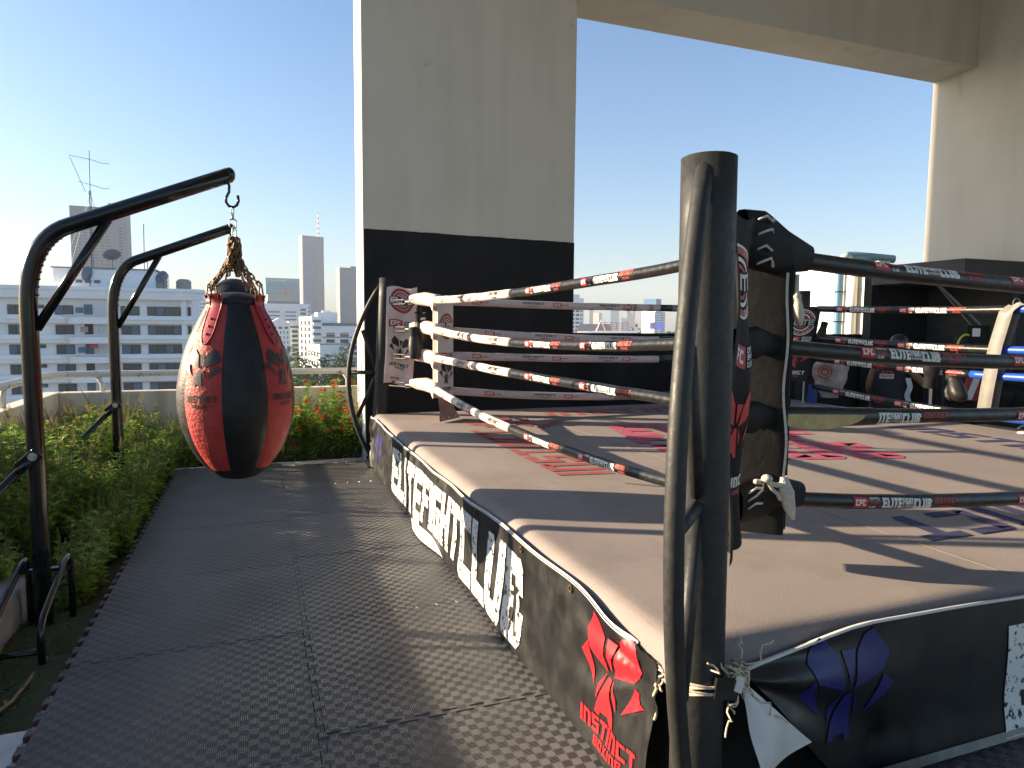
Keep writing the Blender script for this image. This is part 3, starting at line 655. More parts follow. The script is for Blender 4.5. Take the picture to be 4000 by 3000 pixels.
for s in range(4):
    build(MB().tube([(1.125+.012*cos(k*.8+s), 1.70+.02*sin(k*.8+s*1.3), .46-.012*s+.02*sin(k*.5)) for k in range(10)], .0035, 6), 'knot', M['twine'], tw2, True)
build(MB().tube(wig((1.12,1.70,.45), (1.10,1.695,.31), 8, .02, 4), .005, 6), 'loose_end', M['twine'], tw2, True)

# ---- corner posts with their bowed braces
def ring_post(name, label, x, y, out, lean=(0,0), group='ring corner posts', H=2.0):
    """out: unit vector pointing away from the ring"""
    t = thing(name, label, 'post', (x,y,0), 0, group)
    ax = lambda z: Vector((x+lean[0]*z/H, y+lean[1]*z/H, z)); o = Vector((*out, 0))
    build(MB().tube([ax(k*H/10) for k in range(11)], .0765, 28).tube([ax(H-.004), ax(H+.003)], [.0765,.07], 28), 'post_tube', M['post'], t, True)
    arc = [ax(1.93-1.88*k/24)+o*(.055+.30*sin(pi*k/24)**.85) for k in range(25)]
    build(MB().tube(arc, .0255, 14), 'bowed_brace', M['post'], t, True)
    for za, zb, ob in ((1.0,1.0,.35),(1.03,1.45,.24),(.97,.52,.25)):
        build(MB().tube([ax(za)+o*.06, ax(zb)+o*(ob-.01)], .021, 10), 'strut', M['post'], t, True)
    build(MB().box(x-.13,x+.13,y-.13,y+.13,.003,.012), 'base_plate', M['post'], t)
    return t
ring_post('ring_post', 'thick black steel ring post with a bowed brace, tied to the skirt banners with twine', 1.20, 1.62, (-.72,-.69), (-.02,0), H=1.97)
ring_post('ring_post', 'black steel ring post with a bowed brace, beside the pillar and the white corner pad', 1.165, 7.30, (-.95,.31), (.11,-.02))
ring_post('ring_post', 'black steel ring post behind the black corner pad, before the cracked white wall', 6.78, 7.15, (.7,.7), (0,0))
# ---- ropes
CL, CN, CB, CR = (1.6,6.65), (1.63,2.06), (6.3,6.65), (6.3,2.06)
RSEG = 48
def rope_path(A, B, z0, z1, sag):
    def P(t): return Vector((lerp(A[0],B[0],t), lerp(A[1],B[1],t), lerp(z0,z1,t)-sag*4*t*(1-t)))
    return P
def rope(label, group, A, B, z, ra, rb, segs, prints, style='black', tapes=(), gaps=None, twist=0):
    P = rope_path(A, B, *z); t = thing('ring_rope', label, 'rope', P(0), 0, group)
    Ln = (Vector((*B,0))-Vector((*A,0))).length; dr = (Vector((*B,0))-Vector((*A,0))).normalized(); nv = dr.cross(Vector((0,0,1)))
    rad = lambda q: lerp(ra, rb, q)
    sd_ = random.random()*50
    for a, b, mk in segs:
        n = max(4, int(RSEG*(b-a)*1.4))
        ts = [a+(b-a)*k/n for k in range(n+1)]
        rr = [rad(q)*(1+.06*(noise1(q*40, sd_)-.5)) for q in ts]
        if a > 0: rr[0] *= .96
        build(MB().tube([P(q)+Vector((0,0,.004*(noise1(q*17, sd_)-.5))) for q in ts], rr, 16), 'sleeve', M[mk], t, True)
    for q, w_, mk in tapes:
        build(MB().tube([P(q-w_/2), P(q+w_/2)], [rad(q)*1.035]*2, 16, cap=False), 'tape', M[mk], t, True)
    def wrap(q0, lift=1.015):
        def fn(x, y):
            q = q0+x/Ln; c = P(q); r = rad(q)*lift+.0012; f = y/r+twist
            return c+nv*(r*cos(f))+Vector((0,0,1))*(r*sin(f))
        return fn
    for q in prints:
        k = rad(q)/.030
        if style == 'black':
            decal('badge', [_R(-.036*k,-.024*k,.036*k,.024*k)], wrap(q), M['print_red'], t, .012)
            decal('badge_lettering', text('CFC', .026*k, gap=.1, W=.7, t=.26, width=.052*k, x=-.027*k, y=-.013*k), wrap(q, 1.03), M['print_white'], t, .012)
            decal('white_lettering', text('CRYPTO', .011*k, gap=.12, width=.052*k, x=.046*k, y=.012*k)+text('CLUB', .011*k, gap=.12, width=.032*k, x=.046*k, y=-.024*k)
                  + [[(x+.115*k, y-.022*k) for x, y in p] for p in efc(.27*k, .044*k)], wrap(q), M['print_white'], t, .014)
            decal('red_lettering', text('$FIGHT', .011*k, gap=.12, width=.05*k, x=.046*k, y=-.006*k)+text('INSTINCT', .025*k, gap=.14, shear=.2, W=.6, width=.135*k, x=.40*k, y=-.002*k)+text('BOXING', .014*k, gap=.16, width=.062*k, x=.435*k, y=-.024*k), wrap(q), M['print_red2'], t, .012)
        else:
            decal('badge', [_R(-.05,-.022,.05,.022)], wrap(q), M['print_red'], t, .016)
            decal('badge_lettering', text('CFC', .026, gap=.1, W=.7, t=.26, width=.075, x=-.038, y=-.013), wrap(q, 1.03), M['print_white'], t, .016)
            decal('red_lettering', text('SFIGHT', .012, gap=.12, width=.07, x=.06, y=-.006), wrap(q), M['print_red2'], t, .016)
            decal('dark_lettering', text('INSTINCT', .026, gap=.14, shear=.2, W=.6, width=.24, x=.5, y=0)+text('BOXING', .012, gap=.16, width=.09, x=.57, y=-.024), wrap(q), M['print_grey'] if style == 'pink' else M['print_black'], t, .016)
    return t
ordn = ['top', 'second', 'third', 'lowest']
zs_nl = [(1.755,1.765,.035),(1.475,1.45,.07),(1.19,1.2,.012),(.90,.87,.09)]
zs_nr = [(1.78,1.76,.085),(1.45,1.44,.10),(1.18,1.17,.06),(.875,.86,.15)]
zs_lb = [(1.755,1.75,.03),(1.47,1.42,.08),(1.215,1.17,.045),(.87,.83,.12)]
zs_br = [(1.757,1.74,.06),(1.41,1.40,.08),(1.16,1.16,.075),(.83,.83,.12)]
for i in range(4):
    rope(f'{ordn[i]} ring rope, half cream half black, above the lettered skirt', 'ring ropes on the lettered side', CL, CN, zs_nl[i], .037, .0245,
         [(.045,.5,'rope_white'),(.5,.955,'rope_black')], [.12,.3], 'white', [(.17+.03*i,.02,'tape'),(.34-.04*(i%2),.016,'tape')])
    for o in [x for x in COL.objects if x.type == 'EMPTY' and x.get('label','').startswith(ordn[i]+' ring rope, half cream')]: nlroot = o
    # black half carries the white and red print
    A = rope_path(CL, CN, *zs_nl[i])
rope_nl = None
for i in range(4):
    root = [x for x in COL.objects if x.type == 'EMPTY' and x.get('label','').startswith(ordn[i]+' ring rope, half cream')][0]
    P = rope_path(CL, CN, *zs_nl[i]); Ln = 4.59; nv = Vector((-1,0,0))
    for q in (.575,.745):
        r0 = lerp(.037,.0245,q)
        def wr(x, y, q=q, P=P, r0=r0, lift=1.02):
            c = P(q+x/Ln); r = r0*lift+.0012; f = y/r; return c+nv*(r*cos(f))+Vector((0,0,1))*(r*sin(f))
        k = .92
        decal('badge', [_R(-.036*k,-.022*k,.036*k,.022*k)], wr, M['print_red'], root, .012)
        decal('badge_lettering', text('CFC', .024*k, gap=.1, W=.7, t=.26, width=.05*k, x=-.026*k, y=-.012*k), lambda x, y, w_=wr: w_(x, y, lift=1.045), M['print_white'], root, .012)
        decal('white_lettering', text('CRYPTO', .011*k, gap=.12, width=.052*k, x=.046*k, y=.012*k)+text('CLUB', .011*k, gap=.12, width=.032*k, x=.046*k, y=-.024*k)
              + [[(x+.115*k, y-.020*k) for x, y in p] for p in efc(.27*k, .040*k)], wr, M['print_white'], root, .014)
        decal('red_lettering', text('$FIGHT', .011*k, gap=.12, width=.05*k, x=.046*k, y=-.006*k)+text('INSTINCT', .025*k, gap=.14, shear=.2, W=.6, width=.135*k, x=.40*k, y=-.002*k)+text('BOXING', .014*k, gap=.16, width=.062*k, x=.435*k, y=-.024*k), wr, M['print_red2'], root, .012)
    rope(f'{ordn[i]} ring rope, all black with printed lettering, over the blue marked skirt', 'ring ropes on the banner side', CN, CR, zs_nr[i], .031 if i else .034, .031,
         [(.09 if i == 2 else .04,1,'rope_black')], [.115+(.03 if i == 0 else 0)+(.02*(i%2)), .315+.01*i], 'black', twist=(.75,.35,-.1,0)[i])
    rope(f'{ordn[i]} ring rope, soiled pink and black, before the low black wall', 'ring ropes along the black wall', CL, CB, zs_lb[i], .040, .037,
         [(.04,.56,'rope_pink'),(.56,.96,'rope_black')], [.10+.03*(i%2),.29+.03*(i%2),.47], 'pink', [(.475,.012,'tape_brown'),(.49,.01,'tape_brown'),(.535,.012,'tape_brown'),(.60,.012,'tape'),(.65,.012,'tape')] if i == 0 else ())
    rope(f'{ordn[i]} ring rope, half black half blue, before the hut', 'ring ropes on the hut side', CB, CR, zs_br[i], .037, .037,
         [(.05,(.55,.52,.47,.5)[i],'rope_black'),((.55,.52,.47,.5)[i],1,'rope_blue')], [.13,.31], 'black')
# split sleeve on one front rope: padding shows
ss = thing('split_sleeve', 'torn open rope sleeve showing beige padding, near the twine-tied post', 'sleeve', (1.75,2.06,1.16))
P = rope_path(CN, CR, *zs_nr[2])
def opensl(u, v, r=.036):
    q = .035+.115*u; c = P(q); op = sin(pi*min(1, u*1.15+.08))*.9 if u < .85 else sin(pi*.99)*.2
    a = radians(lerp(95, -200, v)); dz = -.035*sin(pi*u)**.8*(1 if v > .5 else 0)*sm(.5,1,v)
    return c+Vector((0, -r*cos(a)*(1+.5*op*sm(.4,.9,v)), r*sin(a)*(1+.1*op)+dz))
build(MB().grid(opensl, 30, 14), 'sleeve_skin', M['rope_black'], ss, True)
build(MB().grid(lambda u, v: (lambda c: c+Vector((0,-.047+.012*v, .012-.06*v*sin(pi*min(1,.10+u))**.5)))(P(.04+.105*u)), 40, 8), 'padding', M['foam'], ss, True)
build(MB().tube(wig((1.70,2.02,1.175),(1.73,1.99,1.13),6,.015,5), .005, 6).tube(wig((1.69,2.02,1.16),(1.74,2.0,1.165),6,.02,9), .006, 6), 'lace', M['matt_black'], ss, True)

# ---- corner hardware: shackles, laced covers, pads, hung banners
def loft(pts, rads, n=14, flat=1.0):
    """soft tapering sleeve, rads = (width, height) per ring"""
    mb = MB(); P = [Vector(p) for p in pts]; v = []
    for i, p in enumerate(P):
        tt = (P[min(i+1,len(P)-1)]-P[max(i-1,0)]).normalized(); side = tt.cross(Vector((0,0,1))).normalized(); up = side.cross(tt)
        for k in range(n):
            a = 2*pi*k/n; cx, cy = cos(a), sin(a)
            cx = math.copysign(abs(cx)**.7, cx); cy = math.copysign(abs(cy)**.7, cy)
            v.append(p+side*rads[i][0]*cx+up*rads[i][1]*cy)
    m = len(P); f = [(i*n+k, i*n+(k+1) % n, (i+1)*n+(k+1) % n, (i+1)*n+k) for i in range(m-1) for k in range(n)]
    f += [tuple(range((m-1)*n, m*n))]
    return mb.add(v, f)
def shackle(post, corner, z, label, group):
    a, b = Vector((*post, z)), Vector((*corner, z)); d = (b-a).normalized(); s = Vector((-d.y, d.x, 0))
    t = thing('turnbuckle', label, 'turnbuckle', a, 0, group)
    for k in (-1, 1): build(MB().tube([a+d*.05+Vector((0,0,.022*k)), a+d*.30+Vector((0,0,.022*k)), a+d*.33], .009, 8), 'link_bar', M['post'], t, True)
    build(MB().tube([a+d*.31, b], .014, 8), 'screw', M['steel'], t, True)
for i in range(4):
    shackle((1.25,7.22), CL, zs_nl[i][0]-.01, f'grey steel turnbuckle at the {ordn[i]} rope, on the post beside the pillar', 'turnbuckles')
    shackle((1.25,1.67), CN, zs_nr[i][0]-.01, f'steel turnbuckle at the {ordn[i]} rope, behind the post tied with twine', 'turnbuckles')
for i in range(4):        # cream covers at the white corner
    z = zs_nl[i][0]; a = Vector((1.44,6.86,z+.02)); b = Vector((*CL,z)); c = Vector((1.61,6.40,z-.01))
    t = thing('rope_cover', f'cream laced cover over the {ordn[i]} rope end beside the white corner pad', 'cover', a, 0, 'cream rope covers')
    build(loft([a, a.lerp(b,.35), a.lerp(b,.75)+Vector((0,0,.008)), b.lerp(c,.35), c], [(.022,.035),(.04,.058),(.05,.068),(.05,.065),(.046,.060)]), 'cover', M['pad_white'], t, True)
    build(MB().add([c+Vector((-.045,.02,-.03)), c+Vector((-.05,.0,-.095)), c+Vector((-.03,.12,-.09)), c+Vector((-.045,.14,-.04))], [(0,1,2,3)]), 'flap', M['pad_white'], t)
    decal('dark_lettering', text('ELITE', .03, gap=.1, width=.08, center=True), lambda x, y, b=b: b.lerp(c,.1)+Vector((-.054+.0*y, -x+.02, .02+y*.8)), M['print_grey'], t, .03)
# black covers at the near corner
sizes = [((.03,.08),(.055,.105),(.05,.085),(.036,.05)), ((.03,.05),(.04,.06),(.038,.05),(.034,.036)), ((.03,.05),(.04,.06),(.038,.05),(.034,.036)), ((.05,.07),(.06,.08),(.055,.072),(.045,.05))]
for i in range(4):
    z = zs_nr[i][0]; a = Vector((1.555,1.95,z+(.05 if i == 0 else 0))); b = Vector((1.67,2.0,z+(.035 if i == 0 else 0))); c = Vector((1.80,2.04,z+.005)); e = Vector((1.95,2.055,z-.015))
    t = thing('rope_cover', f'black laced cover over the {ordn[i]} rope end behind the post tied with twine', 'cover', a, 0, 'black rope covers')
    if i in (1,2): e = Vector((1.80,2.05,z-.01)); c = Vector((1.72,2.03,z))
    build(loft([a,b,c,e], sizes[i]), 'cover', M['matt_black'], t, True)
    if i in (0,3):
        s_ = 1.0 if i == 0 else .55
        for k in range(4 if i == 0 else 3):
            zz = z+(.075-.05*k)*s_+(.03 if i == 0 else .02)
            build(MB().tube([(1.60,1.91,zz-.015),(1.64,1.915,zz),(1.69,1.945,zz+.012*(1 if k % 2 else -1)),(1.715,1.968,zz-.006)], [.004,.0045,.0045,.003], 6), 'lace', M['lace'], t, True)
            build(MB().tube([(1.716+.010*cos(q), 1.968+.006*cos(q), zz-.006+.010*sin(q)) for q in [j*pi/5 for j in range(10)]], .003, 5, close=True), 'eyelet', M['steel'], t)
ln = thing('hanging_lace', 'long cream lace hanging down beside the black corner pad', 'lace', (1.80,1.96,1.7))
build(MB().grid(lambda u, v: (lerp(1.775,1.795,v)+.012*(u-.5)+.004*sin(v*9), 1.955+.006*sin(v*14), lerp(1.70,.93,v)), 2, 40), 'band', M['lace'], ln, True)
build(loft([(1.79,1.95,.96),(1.80,1.945,.90),(1.815,1.94,.84),(1.83,1.935,.80)], [(.008,.012),(.02,.028),(.016,.02),(.004,.006)]), 'knot_tail', M['lace'], ln, True)
build(MB().tube(wig((1.62,1.90,.965),(1.80,1.95,.93),10,.01,3), .009, 6).tube(wig((1.66,1.90,.97),(1.75,1.92,.885),8,.008,8), .007, 6).ball((1.665,1.895,.972),.02,.02,.016), 'knot', M['lace'], ln, True)
kt = thing('knotted_strap', 'short knotted cream strap end hanging from the top black cover', 'strap', (1.87,2.02,1.66))
build(loft([(1.865,2.005,1.70),(1.862,2.002,1.64),(1.858,2.0,1.62),(1.862,2.0,1.59),(1.875,2.0,1.55),(1.885,2.0,1.51)], [(.008,.01),(.008,.008),(.016,.02),(.018,.018),(.018,.02),(.004,.006)]), 'knot', M['lace'], kt, True)

def elite_logo(cx, cy, s):
    """round club badge: returns dict of polygon sets by colour"""
    return dict(red=arc_ring(cx,cy,.40*s,.50*s,n=32)+arc_ring(cx,cy,.20*s,.255*s,n=24),
                white=arc_ring(cx,cy,.50*s,.535*s,n=32)+arc_ring(cx,cy,.30*s,.36*s,n=24)+curved_text('TRAININGCENTER',cx,cy,.45*s,.06*s,pi/2,.155,t=.2)+curved_text('FIGHT CLUB',cx,cy,.45*s,.08*s,-pi/2,.19,True,t=.24),
                plate=[_R(cx-.56*s,cy-.15*s,cx+.56*s,cy+.15*s)], word=text('ELITE',.24*s,gap=.09,shear=.12,W=.95,t=.24,width=1.0*s,x=cx-.52*s,y=cy-.12*s))
def pad(label, ctr, dirv, z0, z1, hw, th, mk, prints, lean=0, bulge=.015):
    d = Vector((*dirv,0)); n = d.cross(Vector((0,0,1)))      # n faces the viewer when reading along d
    t = thing('corner_pad', label, 'pad', (*ctr,z0), 0)
    c = Vector((*ctr,0))
    def S(x, z, off=0):
        f = max(0, 1-(x/hw)**2)
        return c+d*(x+lean*(z-z1))+n*(th+bulge*f**.5+off)+Vector((0,0,z))
    mb = MB().grid(lambda u, v: S((2*u-1)*hw, lerp(z0,z1,v)), 14, 20)
    mb.grid(lambda u, v: S((2*u-1)*hw, lerp(z0,z1,v))-n*(th*2+2*bulge*max(0,1-(2*u-1)**2)**.5), 14, 20)
    for zz in (z0, z1): mb.grid(lambda u, v: S((2*u-1)*hw, zz)-n*(th*2+2*bulge*max(0,1-(2*u-1)**2)**.5)*v, 14, 1)
    for x in (-hw, hw): mb.grid(lambda u, v: S(x, lerp(z0,z1,v))-n*th*2*u, 2, 20)
    build(mb, 'padding', mk, t, True)
    for x in (-hw, hw): build(MB().tube([S(x, lerp(z0,z1,k/12)) for k in range(13)], .006, 6), 'piping', M['vinyl_white'] if mk is M['pad_white'] else M['matt_black'], t, True)
    prints(t, S)
    return t
def print_badges(t, S, k, zl, zc, zf, zi, cols):
    f = lambda off: (lambda x, y: S(x, y, off))
    lo = elite_logo(0, zl, k)
    decal('logo_ring', lo['red'], f(.003), cols['red'], t, .03); decal('logo_ring', lo['white'], f(.003), cols['ink'], t, .03)
    decal('logo_plate', lo['plate'], f(.004), cols['plate'], t, .03); decal('logo_word', lo['word'], f(.0055), cols['word'], t, .03)
    decal('badge', [_R(-.55*k,zc-.16*k,.05*k,zc+.16*k)], f(.003), M['print_red'], t, .03)
    decal('badge_lettering', text('CFC',.2*k,gap=.1,W=.7,t=.26,width=.42*k,x=-.46*k,y=zc-.1*k), f(.005), M['print_white'], t, .03)
    decal('small_lettering', text('CRYPTO',.08*k,width=.36*k,x=.12*k,y=zc+.07*k)+text('$FIGHT',.08*k,width=.36*k,x=.12*k,y=zc-.03*k)+text('CLUB',.08*k,width=.24*k,x=.12*k,y=zc-.14*k), f(.003), cols['ink'], t, .03)
    decal('animal_mark', fox(0,zf,.95*k), f(.003), cols['fox'], t, .03)
    decal('lettering', text('INSTINCT',.15*k,gap=.13,shear=.12,W=.6,width=.9*k,x=-.47*k,y=zi), f(.003), cols['ink'], t, .03)
    decal('lettering', text('BOXING',.07*k,gap=.15,width=.42*k,x=-.2*k,y=zi-.11*k), f(.003), cols['ink2'], t, .03)
cw_ = dict(red=M['print_red'], ink=M['print_black'], plate=M['print_black'], word=M['print_white'], fox=M['print_black'], ink2=M['print_black'])
cb_ = dict(red=M['print_red2'], ink=M['print_white'], plate=M['matt_black'], word=mat('silver_print', (.4,.41,.42), .5), fox=M['print_red2'], ink2=M['print_red2'])
tp = pad('soiled white corner pad with dark mark and round badge, standing on the canvas', (1.70,6.56), (.72,.69), .80, 1.75, .14, .03, M['pad_white'], lambda t, S: print_badges(t, S, .24, 1.50, 1.20, .98+.06, .86, cw_))
mbf = MB().grid(lambda u, v: Vector((1.70,6.56,0))+Vector((.72,.69,0))*((2*u-1)*lerp(.19,.14,sm(0,.5,v)))+Vector((.69,-.72,0))*(.035+.05*(1-v)**2)+Vector((0,0,.572+.235*v)), 12, 10)
build(mbf, 'red_foot', M['pad_red'], tp, True)
for u in (-.14,-.03,.1): build(MB().ball((1.70+.72*u+.69*.088, 6.56+.69*u-.72*.088, .60), .01, .01, .01, 8, 6), 'stud', M['steel'], tp)
pad('black corner pad with round badge and red mark, before the cracked white wall', (6.22,6.57), (.80,-.60), .86, 1.77, .19, .05, M['black_leather'], lambda t, S: print_badges(t, S, .30, 1.58, 1.36, 1.17, .945, cb_), lean=.12)
pad('plain back of the black corner pad behind the post tied with twine', (1.765,2.135), (-.72,.69), .72, 1.78, .15, .045, M['matt_black'], lambda t, S: None)
# cloth banners hung between post and rope ends
def hung(label, A, B, z0, z1, mk, prints, fold=True):
    t = thing('hung_banner', label, 'banner', (*A,z0)); A, B = Vector((*A,0)), Vector((*B,0)); d = (B-A); w_ = d.length; d.normalize(); n = d.cross(Vector((0,0,1)))
    def S(x, z, off=0):
        v = (z-z0)/(z1-z0)
        return A+d*(x*(1-.06*(1-v))-.03*(1-v)**2)+n*(.02*sin(x*24+1)*(.4+.6*(1-v))+.012*sin(z*9+x*7)+off)+Vector((0,0,z+.015*sin(x*20)))
    build(MB().grid(lambda u, v: S(w_*u, lerp(z0,z1,v)), 22, 34), 'cloth', mk, t, True)
    if fold:
        build(MB().grid(lambda u, v: S(w_*u, lerp(z0-.09-.05*u,z0+.03,v), .012*v-.012), 22, 6), 'folded_end', mk, t, True)
        decal('lettering', [[(-x+.16, y) for x, y in p] for p in text('BOXING',.022,gap=.15,width=.09,x=0,y=z0-.06)], lambda x, y: S(x, y, -.004), M['print_black'], t, .03)
    prints(t, S, w_)
def hp(cols, zl, zc, zf, zi, k):
    def f(t, S, w_):
        print_badges(t, lambda x, z, off=0: S(x+w_/2, z, off), k, zl, zc, zf, zi, cols)
    return f
hung('cream cloth banner with round badge and dark mark, hung beside the pillar', (1.25,7.15), (1.55,7.03), .99, 1.90, M['pad_white'], hp(cw_, 1.76, 1.52, 1.27, 1.07, .235))
cbn = dict(cb_); cbn['fox'] = M['skirt_red']; cbn['word'] = M['print_white']
hung('black cloth banner printed with badge and red mark, hung behind the twine-tied post', (1.285,1.64), (1.60,1.93), .80, 1.86, M['matt_black'], hp(cbn, 1.66, 1.42, 1.20, 1.0, .22), False)
# grey strap tying the hut-side ropes together
tp = thing('rope_spacer', 'worn clear plastic spacer strap tying the hut-side ropes together', 'strap', (6.27,4.3,.75))
sp = [Vector((6.285,4.10,1.735)), Vector((6.255,4.16,1.66)), Vector((6.25,4.23,1.36)), Vector((6.25,4.245,1.28)), Vector((6.25,4.26,1.12)), Vector((6.25,4.28,.95)), Vector((6.26,4.31,.72))]
mb = MB()
mb.grid(lambda u, v: (lambda p, q, f: p.lerp(q, f)+Vector((-.03-.012*sin(pi*u), (u-.5)*.125, .012*sin(u*6+v*9))))(sp[min(int(v*6),5)], sp[min(int(v*6),5)+1], v*6-min(int(v*6),5)), 8, 36)
mb.grid(lambda u, v: (lambda p, q, f: p.lerp(q, f)+Vector((.05, (u-.5)*.11-.02, 0)))(sp[min(int(v*6),5)], sp[min(int(v*6),5)+1], v*6-min(int(v*6),5)), 4, 36)
build(mb, 'strap', M['strap_grey'], tp, True)
for z, y in ((1.735,4.12),(1.33,4.24),(1.10,4.26)):
    build(MB().tube([(6.295+.05*cos(a), y-.0, z+.05*sin(a)) for a in [k*pi/6 for k in range(12)]], .004, 5, close=True), 'band', M['strap_grey'], tp)

# ---- gloves
def glove_mesh():
    mb = MB(); pr = [(0,.0,.045,.05),(.05,.0,.05,.056),(.09,0,.047,.052),(.12,.0,.055,.06),(.17,.006,.068,.070),(.22,.012,.072,.074),(.27,.012,.066,.07),(.30,.004,.05,.058),(.315,-.002,.03,.035),(.32,-.004,.004,.005)]
    mb.grid(lambda u, v: (lambda a, q: (a[1]+a[2]*math.copysign(abs(cos(q))**.85,cos(q)), a[3]*math.copysign(abs(sin(q))**.85,sin(q)), -a[0]))(pr[int(round(v*9))], 2*pi*u), 18, 9, closeu=True)
    return mb
def glove(loc, rot, label, cat='boxing glove', group=None, scale=1):
    t = thing('boxing_glove', label, cat, loc, 0, group)
    t.rotation_euler = rot; t.scale = (scale,)*3; WM[t] = Matrix()
    build(glove_mesh(), 'fist', M['black_leather'], t, True, local=True)
    build(MB().tube([(.045,-.02,-.13),(.075,-.045,-.17),(.085,-.055,-.215),(.078,-.05,-.25),(.07,-.045,-.265)], [.022,.028,.029,.024,.008], 10), 'thumb', M['black_leather'], t, True, local=True)
    build(MB().tube([(.0,0,.003),(0,0,-.085)], [.058,.056], 18, cap=False), 'cuff', M['matt_black'], t, True, local=True)
    decal('lettering', text('INSTINCT', .02, gap=.13, shear=.2, width=.085, x=-.042, y=-.06), lambda x, y: (x*.7-.0, -.0595, y), M['print_white'], t, .02)
    return t
glove((1.51,6.74,1.63), (radians(8),radians(-6),radians(20)), 'black boxing glove hung by its laces, thumb towards the cream banner', group='gloves on the white corner')
glove((1.46,6.78,1.48), (radians(-4),radians(8),radians(75)), 'black boxing glove hanging lower against the cream banner', group='gloves on the white corner')
solo(MB().tube(wig((1.52,6.74,1.80),(1.51,6.74,1.62),8,.02,2), .004, 5).tube(wig((1.50,6.75,1.80),(1.46,6.78,1.47),8,.02,6), .004, 5).tube(wig((1.52,6.72,1.80),(1.62,6.66,1.84),8,.05,9), .004, 5).tube(wig((1.52,6.72,1.80),(1.42,6.8,1.74),8,.05,12), .004, 5), 'glove_laces', M['matt_black'], 'tied black laces of the gloves on the white corner', 'laces', smooth=True)
# ================================================================= bag stands and bags
def bag_stand(label, y, px, hx, arm_z):
    t = thing('bag_stand', label, 'bag stand', (px,y,-.15), 0, 'bag stands')
    zb, zt = 1.56, arm_z      # start of bend, arm tip height
    tip = Vector((hx-.015, y, zt)); slope = Vector((.93,0,.385)).normalized()
    k0 = Vector((px+.20, y, zt-(hx-.015-px-.20)*.414))
    bend = []
    a, c, b = Vector((px,y,zb)), Vector((px,y,zt-(hx-.015-px)*.414+.012)), k0
    for k in range(13):
        s = k/12; bend.append((1-s)**2*a+2*s*(1-s)*c+s*s*b)
    pts = [Vector((px,y,-.14)), Vector((px,y,.4)), Vector((px,y,1.0))]+bend+[k0.lerp(tip,.5), tip]
    build(MB().tube(pts, .0405, 22), 'pole', M['gloss'], t, True)
    build(MB().ball(tip, .03, .0405, .0405, 16, 10), 'end_cap', M['gloss'], t, True)
    for k in range(11):     # crimp ribs on the inside of the bend
        s = .12+.068*k; p = (1-s)**2*a+2*s*(1-s)*c+s*s*b; tg = (2*(1-s)*(c-a)+2*s*(b-c)).normalized(); nn = Vector((tg.z,0,-tg.x))
        build(MB().ball(p+nn*.034, .012, .026, .009, 8, 6), 'crimp', M['gloss'], t, True)
    br0, br1 = Vector((px+.03,y,1.47)), k0.lerp(tip,.22)+Vector((0,0,-.03))
    build(MB().tube([br0, br1], .0235, 14), 'gusset_brace', M['gloss'], t, True)
    # hook under the tip
    hk = [(hx-.03,y,zt-.035),(hx-.018,y,zt-.055),(hx-.02,y,zt-.09),(hx-.035,y,zt-.12),(hx-.036,y,zt-.145),(hx-.022,y,zt-.165),(hx,y,zt-.17),(hx+.018,y,zt-.158),(hx+.027,y,zt-.135),(hx+.024,y,zt-.105)]
    build(MB().tube(hk, .0075, 10), 'hook', M['gloss'], t, True)
    # diagonal stay with flattened bolted end
    z1 = .82
    build(MB().tube([(px+.0,y-.048,z1),(px-.07,y-.05,z1-.07)], [.012,.02], 10).tube([(px-.07,y-.05,z1-.07),(px-.82,y-.04,z1-.88)], .0195, 14), 'stay', M['gloss'], t, True)
    build(MB().obox((px-.02,y-.05,z1-.01), (.045,0,.04), (0,.006,0), (-.02,0,.024)), 'stay_end', M['gloss'], t, bevel=.004)
    bl = build(MB().tube([(px-.0,y-.055,z1+.01),(px-.0,y-.063,z1+.01)], .021, 16), 'washer', M['steel'], t)
    build(MB().tube([(px-.0,y-.063,z1+.01),(px-.0,y-.077,z1+.01)], .0115, 6), 'bolt', M['steel'], bl)
    # cage base
    for X_ in (px+.115, px-.075):
        build(MB().tube([(X_,y-.50,-.10),(X_,y-.50,.07),(X_,y-.485,.115),(X_,y-.45,.145),(X_,y-.06,.275),(X_,y+.0,.285),(X_,y+.045,.26),(X_,y+.055,.20),(X_,y+.055,-.10)], .0165, 10), 'cage_hoop', M['gloss'], t, True)
    build(MB().tube([(px+.115,y-.50,.0),(px-.075,y-.50,.0)], .013, 8), 'cage_bar', M['gloss'], t, True); build(MB().tube([(px+.115,y+.055,.12),(px-.075,y+.055,.12)], .013, 8), 'cage_bar', M['gloss'], t, True)
    build(MB().tube([(px+.115,y-.49,-.085),(px+.09,y-.58,-.095),(px+.02,y-.66,-.098)], .02, 8), 'foot', M['gloss'], t, True)
    build(MB().box(px-.09,px+.13,y-.065,y-.035,.232,.25), 'saddle', M['gloss'], t)
    build(MB().box(px-.08,px+.08,y-.08,y+.08,-.10,-.08), 'base_plate', M['gloss'], t)
    build(MB().tube([(px+.02,y-.66,-.098),(px-.15,y-.70,-.1),(px-.35,y-.70,-.1),(px-.6,y-.68,-.1)], .022, 8), 'foot', M['gloss'], t, True)
    return t
S1 = bag_stand('glossy black bag stand whose arm holds the red and black teardrop bag', 4.05, -1.085, -.12, 2.305)
S2 = bag_stand('glossy black bag stand deeper in the planter behind the red bag', 6.40, -1.13, -.20, 2.325)

